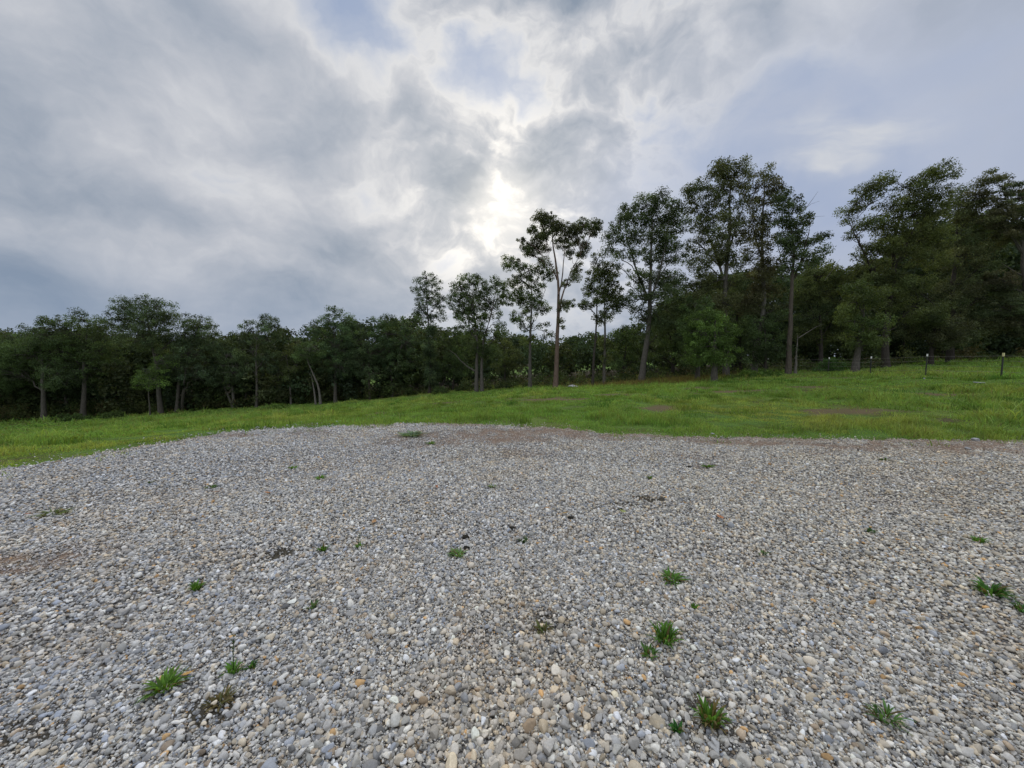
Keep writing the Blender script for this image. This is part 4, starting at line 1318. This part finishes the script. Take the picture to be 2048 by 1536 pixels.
def weed(label, x, y, w, h, n=24, colr=(.070, .150, .028), seed=0, name='grass_tuft', cat='grass tuft', stalk=0, broad=1.0, dry=.12, dead=None):
    """w, h: half width and height of the clump in photo pixels"""
    g = np.random.default_rng(seed + 900)
    c, t = on_pad(x, y)
    sc = t / F_PX
    W_, H_ = w * sc * .78, max(h * sc * .72, .040)
    c[2] = float(pad_z(c[:1], c[1:2])[0]) + .020
    G = Geo()
    for i in range(int(n * 1.5)):
        an, rad = g.uniform(0, 2 * math.pi), W_ * .45 * g.random() ** .5
        b = np.array((math.cos(an) * rad, math.sin(an) * rad, -.015))
        la = an + g.normal(0, .7)
        le = H_ * g.uniform(.5, 1.15)
        out = W_ * g.uniform(.15, 1.15)
        tip = b + np.array((math.cos(la) * out, math.sin(la) * out, le * g.uniform(.55, 1.0)))
        ctl = b + np.array((math.cos(la) * out * .35, math.sin(la) * out * .35, le * .85))
        p = bez(b, ctl, tip, 6)
        wd = broad * (.8 + .12 * t) * g.uniform(.0030, .0062) * np.array((.7, 1, 1, .85, .55, .08))
        side = np.array((-math.sin(la), math.cos(la), 0)) + .25 * g.normal(size=3)
        side /= np.linalg.norm(side)
        V = np.concatenate((p - side * wd[:, None], p + np.array((0, 0, -.0015)), p + side * wd[:, None]))
        F = [(j + a * 6, j + 1 + a * 6, j + 1 + (a + 1) * 6, j + (a + 1) * 6) for j in range(5) for a in (0, 1)]
        cc = np.array(colr) * g.uniform(.8, 1.8)
        if g.random() < dry:
            cc = np.array((.16, .13, .06)) * g.uniform(.6, 1.2)
        G.add(V, F, cc)
    o = G.obj(name, GRASS)
    o.location = tuple(c)
    tag(o, label, cat, 'weeds growing in the gravel')
    if stalk:
        S = Geo()
        top = np.array((.01, 0, stalk * sc))
        p = bez(np.zeros(3), np.array((-.01, .01, stalk * sc * .5)), top, 6)
        S.tube(p, np.linspace(.0035, .0015, 6), np.array((.06, .11, .03)), 4)
        for q in p[3:]:
            for s in (-1, 1):
                S.tube([q, q + np.array((s * .012, 0, .018))], [.0025, .001], np.array((.08, .13, .035)), 3)
        S.obj('stalk', GRASS, o)
    return o


weed('largest upright grass tuft, right of centre in the near gravel', 1330, 1288, 38, 48, 46, seed=1, broad=1.3)
weed('small broad-leaved weed just below the largest upright tuft', 1297, 1316, 26, 22, 18, seed=2, broad=1.5, colr=(.06, .125, .03))
weed('sprawling grass tuft with an orange leaf at its end, near left', 330, 1382, 44, 30, 44, seed=3, broad=1.2, colr=(.085, .165, .03))
weed('tuft with one tall thin stalk, right of the sprawling near-left tuft', 468, 1348, 24, 26, 18, seed=4, stalk=70, broad=1.2)
weed('dark leafy weed close right of the tall stalked tuft', 503, 1340, 14, 14, 12, seed=5, broad=1.6, colr=(.045, .105, .03))
weed('brown and green straggly weed with curled dead leaves, nearest the camera', 1418, 1450, 44, 56, 40, seed=6, dry=.45, broad=1.2)
weed('small dark green plant left of the straggly brown and green weed', 1354, 1470, 17, 26, 16, seed=7, colr=(.04, .12, .03), broad=1.6)
weed('pale flat tuft at the lower right, spread over the stones', 1768, 1440, 44, 34, 26, seed=8, broad=1.0, colr=(.07, .14, .045))
weed('dense dark tuft near the right edge of the gravel', 1978, 1190, 38, 32, 48, seed=9, broad=1.2, colr=(.055, .13, .028))
weed('tuft half cut by the right picture edge', 2046, 1226, 26, 24, 26, seed=10, broad=1.2, colr=(.05, .115, .03))
weed('low two-part weed with pale straw beside it, right of centre', 1345, 1166, 34, 18, 36, seed=11, dry=.25, broad=1.2)
weed('small green tuft behind the dense dark one on the right', 1957, 1088, 18, 15, 22, seed=12)
weed('little dark tuft in the middle of the right-hand gravel', 1740, 1068, 15, 13, 20, seed=13, colr=(.045, .09, .03))
weed('bright tuft at the far right part of the pad', 1415, 936, 15, 8, 30, seed=14, colr=(.085, .17, .03))
weed('tiny upright sprig left of the bright far tuft', 1300, 960, 8, 12, 14, seed=15)
weed('flat green tuft on the far left part of the pad', 587, 938, 12, 7, 26, seed=16, colr=(.085, .17, .03))
weed('bright little tuft right of the flat far-left one', 641, 958, 14, 8, 28, seed=17, colr=(.085, .18, .03))
weed('thin dark green line of weed on the left gravel', 425, 976, 15, 6, 20, seed=18, colr=(.055, .10, .03))
weed('tiny dark weed on the far left gravel', 300, 968, 8, 6, 12, seed=19, colr=(.045, .075, .025))
weed('yellowish flat weed patch at the left', 105, 1030, 34, 8, 34, seed=20, colr=(.10, .13, .045))
weed('upright small tuft left of the slender stalk in mid gravel', 646, 1106, 13, 17, 22, seed=21)
weed('slender leaning stalk weed in mid gravel', 718, 1098, 12, 12, 10, seed=22, stalk=24)
weed('spiky green tuft on the left gravel, above the sprawling one', 394, 1182, 17, 20, 26, seed=23)
weed('light green rosette in the centre of the pad, beside dark clods', 916, 1114, 22, 12, 30, seed=24, broad=1.5, colr=(.11, .19, .06))
weed('dark mossy weed right of the light rosette', 1047, 1087, 16, 8, 22, seed=25, colr=(.04, .075, .028))
weed('single small weed above the largest upright tuft', 1388, 1222, 13, 13, 14, seed=26)
weed('faint green weed left of centre among grey stones', 624, 1220, 16, 9, 14, seed=27, colr=(.07, .12, .05))
weed('pale green weed patch at the pad edge beside red clay', 824, 872, 34, 8, 70, seed=28, broad=2.0, colr=(.12, .18, .10))
weed('thin green weed strip in the clay near the pad edge', 862, 888, 14, 5, 24, seed=29, broad=1.6, colr=(.09, .16, .04))
weed('yellow-green weed below the clay strip, centre', 986, 976, 13, 6, 18, seed=30, colr=(.10, .15, .04))
weed('mossy brown-green patch of weed in the near centre', 1088, 1268, 26, 14, 24, seed=31, colr=(.085, .105, .04), dry=.4)
weed('faint two-leaf weed on the mid right gravel', 1524, 1112, 14, 9, 12, seed=32, colr=(.08, .13, .05))
weed('small weed near the right pad edge', 1768, 921, 12, 5, 18, seed=33, colr=(.06, .11, .03))
weed('brown dead weed mat left of the tall stalked tuft, near the camera', 440, 1412, 34, 20, 34, seed=34, colr=(.085, .09, .04), dry=.75)

# ------------------------------------------------------------------ fallen leaves on the stones
m = Mat('dry_leaf')
c = m.attr()
c = m.mix(m.rng(m.noise(m.pos(), 70, 4), .35, .7), m.mix(1.0, c, (.6, .55, .5), 'MULTIPLY'), c)
DRYL = m.surf(m.principled(c, .7, spec=.2))


def leaf(label, x, y, size, colr, seed):
    g = np.random.default_rng(seed + 40)
    c, t = on_pad(x, y)
    s = size * t / F_PX
    outl = [(-1, 0), (-.72, .20), (-.55, .14), (-.30, .46), (-.12, .28), (.12, .52), (.28, .30), (.55, .40), (.62, .18), (1, 0)]
    up = np.array(outl)
    n = len(up)
    curl = g.uniform(.25, .5)
    V = []
    for sgn in (1, 0, -1):
        for ux, uy in up:
            V.append((ux, sgn * uy, curl * (uy * abs(sgn)) ** 1 * .9 + .22 * ux * ux))
    V = np.array(V) * s
    F = [(j + a * n, j + a * n + n, j + 1 + a * n + n, j + 1 + a * n) for j in range(n - 1) for a in (0, 1)]
    yaw = g.uniform(0, 6.28)
    Rz = np.array(((math.cos(yaw), -math.sin(yaw), 0), (math.sin(yaw), math.cos(yaw), 0), (0, 0, 1)))
    rx = g.normal(0, .3)
    Rx = np.array(((1, 0, 0), (0, math.cos(rx), -math.sin(rx)), (0, math.sin(rx), math.cos(rx))))
    V = V @ Rx.T @ Rz.T
    G = Geo()
    G.add(V, F, colr)
    p = V[n]
    G.tube([p, p + (p - V[n + 1]) * 1.3 + np.array((0, 0, .3 * s * .1))], [.0016, .001], np.array(colr) * .6, 4)
    o = G.obj('fallen_leaf', DRYL)
    o.location = (c[0], c[1], float(pad_z(c[:1], c[1:2])[0]) + .030)
    tag(o, label, 'fallen leaf', 'dry leaves fallen on the gravel')


OR = (.42, .20, .08)
leaf('orange dry leaf right of the dark soil patch, largest on the pad', 1440, 1042, 11, (.44, .19, .08), 1)
leaf('orange-brown leaf on the left gravel below the two little tufts', 535, 991, 10, OR, 2)
leaf('pale orange leaf further left than the orange-brown one', 434, 988, 9, (.42, .24, .14), 3)
leaf('tan orange leaf left of centre, mid pad', 748, 1051, 10, (.40, .23, .10), 4)
leaf('tan leaf in the centre, left of a dark clod', 1095, 1023, 8, (.42, .25, .12), 5)
leaf('yellowish leaf touching a dark clod, centre', 1130, 1034, 8, (.42, .29, .12), 6)
leaf('rusty leaf near the far centre of the pad', 873, 978, 8, (.34, .14, .06), 7)
leaf('orange leaf lying at the end of the sprawling near-left tuft', 376, 1360, 11, (.50, .30, .10), 8)
leaf('reddish leaf at the left picture edge', 57, 1033, 6, (.40, .14, .09), 9)
leaf('yellow-green leaf below the dark soil patch', 1246, 1031, 9, (.34, .38, .14), 10)

# dark clods of soil and pale stones lying loose
m = Mat('clod')
P = m.pos()
CLOD = m.surf(m.principled(m.mix(m.noise(P, 60, 5), (.012, .012, .010), (.045, .040, .030)), 1.0, m.bump(m.noise(P, 90, 4), .8, .01), spec=.05))
m = Mat('pale_rock')
P = m.pos()
PALER = m.surf(m.principled(m.mix(m.noise(P, 7, 6, .65), (.20, .20, .20), (.42, .42, .41)), .9, m.bump(m.noise(P, 16, 5), .6, .03), spec=.15))


def lump(name, label, cat, pos, sx, sy, sz, mat, seed, group=None):
    g = np.random.default_rng(seed)
    V, F = rock_shapes(2, 1, seed)
    V = V[0] * np.array((sx, sy / .75, sz / .55))
    V += .10 * min(sx, sz) * (g.random(V.shape) - .5)
    o = mesh_obj(name, V, F, mat, smooth=True)
    o.location = tuple(float(q) for q in pos)
    o.rotation_euler = (0, 0, g.uniform(-.4, .4))
    tag(o, label, cat, group)


for i, (x, y, s, lab) in enumerate([(931, 1079, 11, 'black clod behind the light green rosette, farther of two'), (932, 1101, 11, 'black clod touching the light green rosette, nearer of two'),
                                    (1024, 1060, 9, 'small black clod right of the rosette'), (1143, 1040, 12, 'black clod beside the yellowish leaf'), (1238, 1024, 13, 'dark clod below the long soil patch'),
                                    (1378, 937, 10, 'thin dark clod left of the bright far tuft')]):
    c, t = on_pad(x, y)
    s_ = s * .72 * t / F_PX
    lump('soil_clod', lab, 'soil clod', (c[0], c[1], .022), s_, s_ * .8, s_ * .4, CLOD, 300 + i, 'dark clods on the gravel')
for i, (x, y, d, w, h, lab) in enumerate([(1147, 773, 34, 11, 2.5, 'flat pale rock showing above the grass right of the tall open oak'), (1958, 765, 17.5, 11, .8, 'flat whitish stone in the grass near the cream-topped post'),
                                          (1848, 761, 20, 2, .5, 'small white stone in the grass between two fence posts')]):
    p = at(x, y, d)
    p[2] = gz(p[0], p[1]) + .04
    lump('pale_rock', lab, 'rock', p, w / F_PX * d, w / F_PX * d * .8, h / F_PX * d + .02, PALER, 320 + i, 'pale rocks in the grass')
for i, (x, y, w, lab) in enumerate([(1951, 882, 11, 'pale rock at the grass edge of the pad, far right'), (1425, 869, 6, 'tan rock at the grass edge of the pad, right of centre'), (1936, 900, 8, 'grey rock just below the pale edge rock')]):
    c, t = on_pad(x, y)
    s_ = .7 * w * t / F_PX
    lump('edge_rock', lab, 'rock', (c[0], c[1], .02), s_, s_ * .8, s_ * .5, PALER, 340 + i, 'loose rocks along the pad edge')

# bits of bark, leaf and twig blown together in the hollows
g = np.random.default_rng(410)
k = 60000
rr = np.sqrt(g.uniform(1.3 ** 2, 10.5 ** 2, k)); tt = g.uniform(-1.05, 1.05, k)
X, Y = np.sin(tt) * rr, np.cos(tt) * rr
_a, _b = dirt(X, Y)
ok = (rr < edge_r(X, Y)) & (g.random(k) < .007 + .55 * _b + .10 * _a)
X, Y, _b = X[ok], Y[ok], _b[ok]
k = len(X)
bits = np.stack((X, Y, pad_z(X, Y) + .008 + .016 * g.random(k)), 1)
yaw = g.uniform(0, 6.283, k)
u = np.stack((np.cos(yaw), np.sin(yaw), g.normal(0, .3, k)), 1)
w = np.stack((-np.sin(yaw), np.cos(yaw), g.normal(0, .4, k)), 1)
L_ = (g.uniform(.006, .024, k) * (.7 + .06 * np.hypot(X, Y)))[:, None]
W_ = L_ * g.uniform(.12, .6, (k, 1))
lift = np.array((0, 0, 1.0)) * L_ * .25
q = np.stack((bits - u * L_, bits + w * W_ + lift, bits + u * L_ * .9 + lift * .4, bits - w * W_), 1)
F = (np.arange(k) * 4)[:, None] + np.arange(4)[None]
pc = np.array([(.10, .075, .045), (.055, .045, .03), (.16, .11, .06), (.03, .028, .02), (.20, .13, .07)])[g.integers(0, 5, k)] * g.uniform(.6, 1.3, (k, 1))
tag(mesh_obj('leaf_litter', q.reshape(-1, 3), F, DRYL, col=np.repeat(pc, 4, 0)), 'brown bits of leaf and twig caught among the stones', 'leaf litter', kind='stuff')
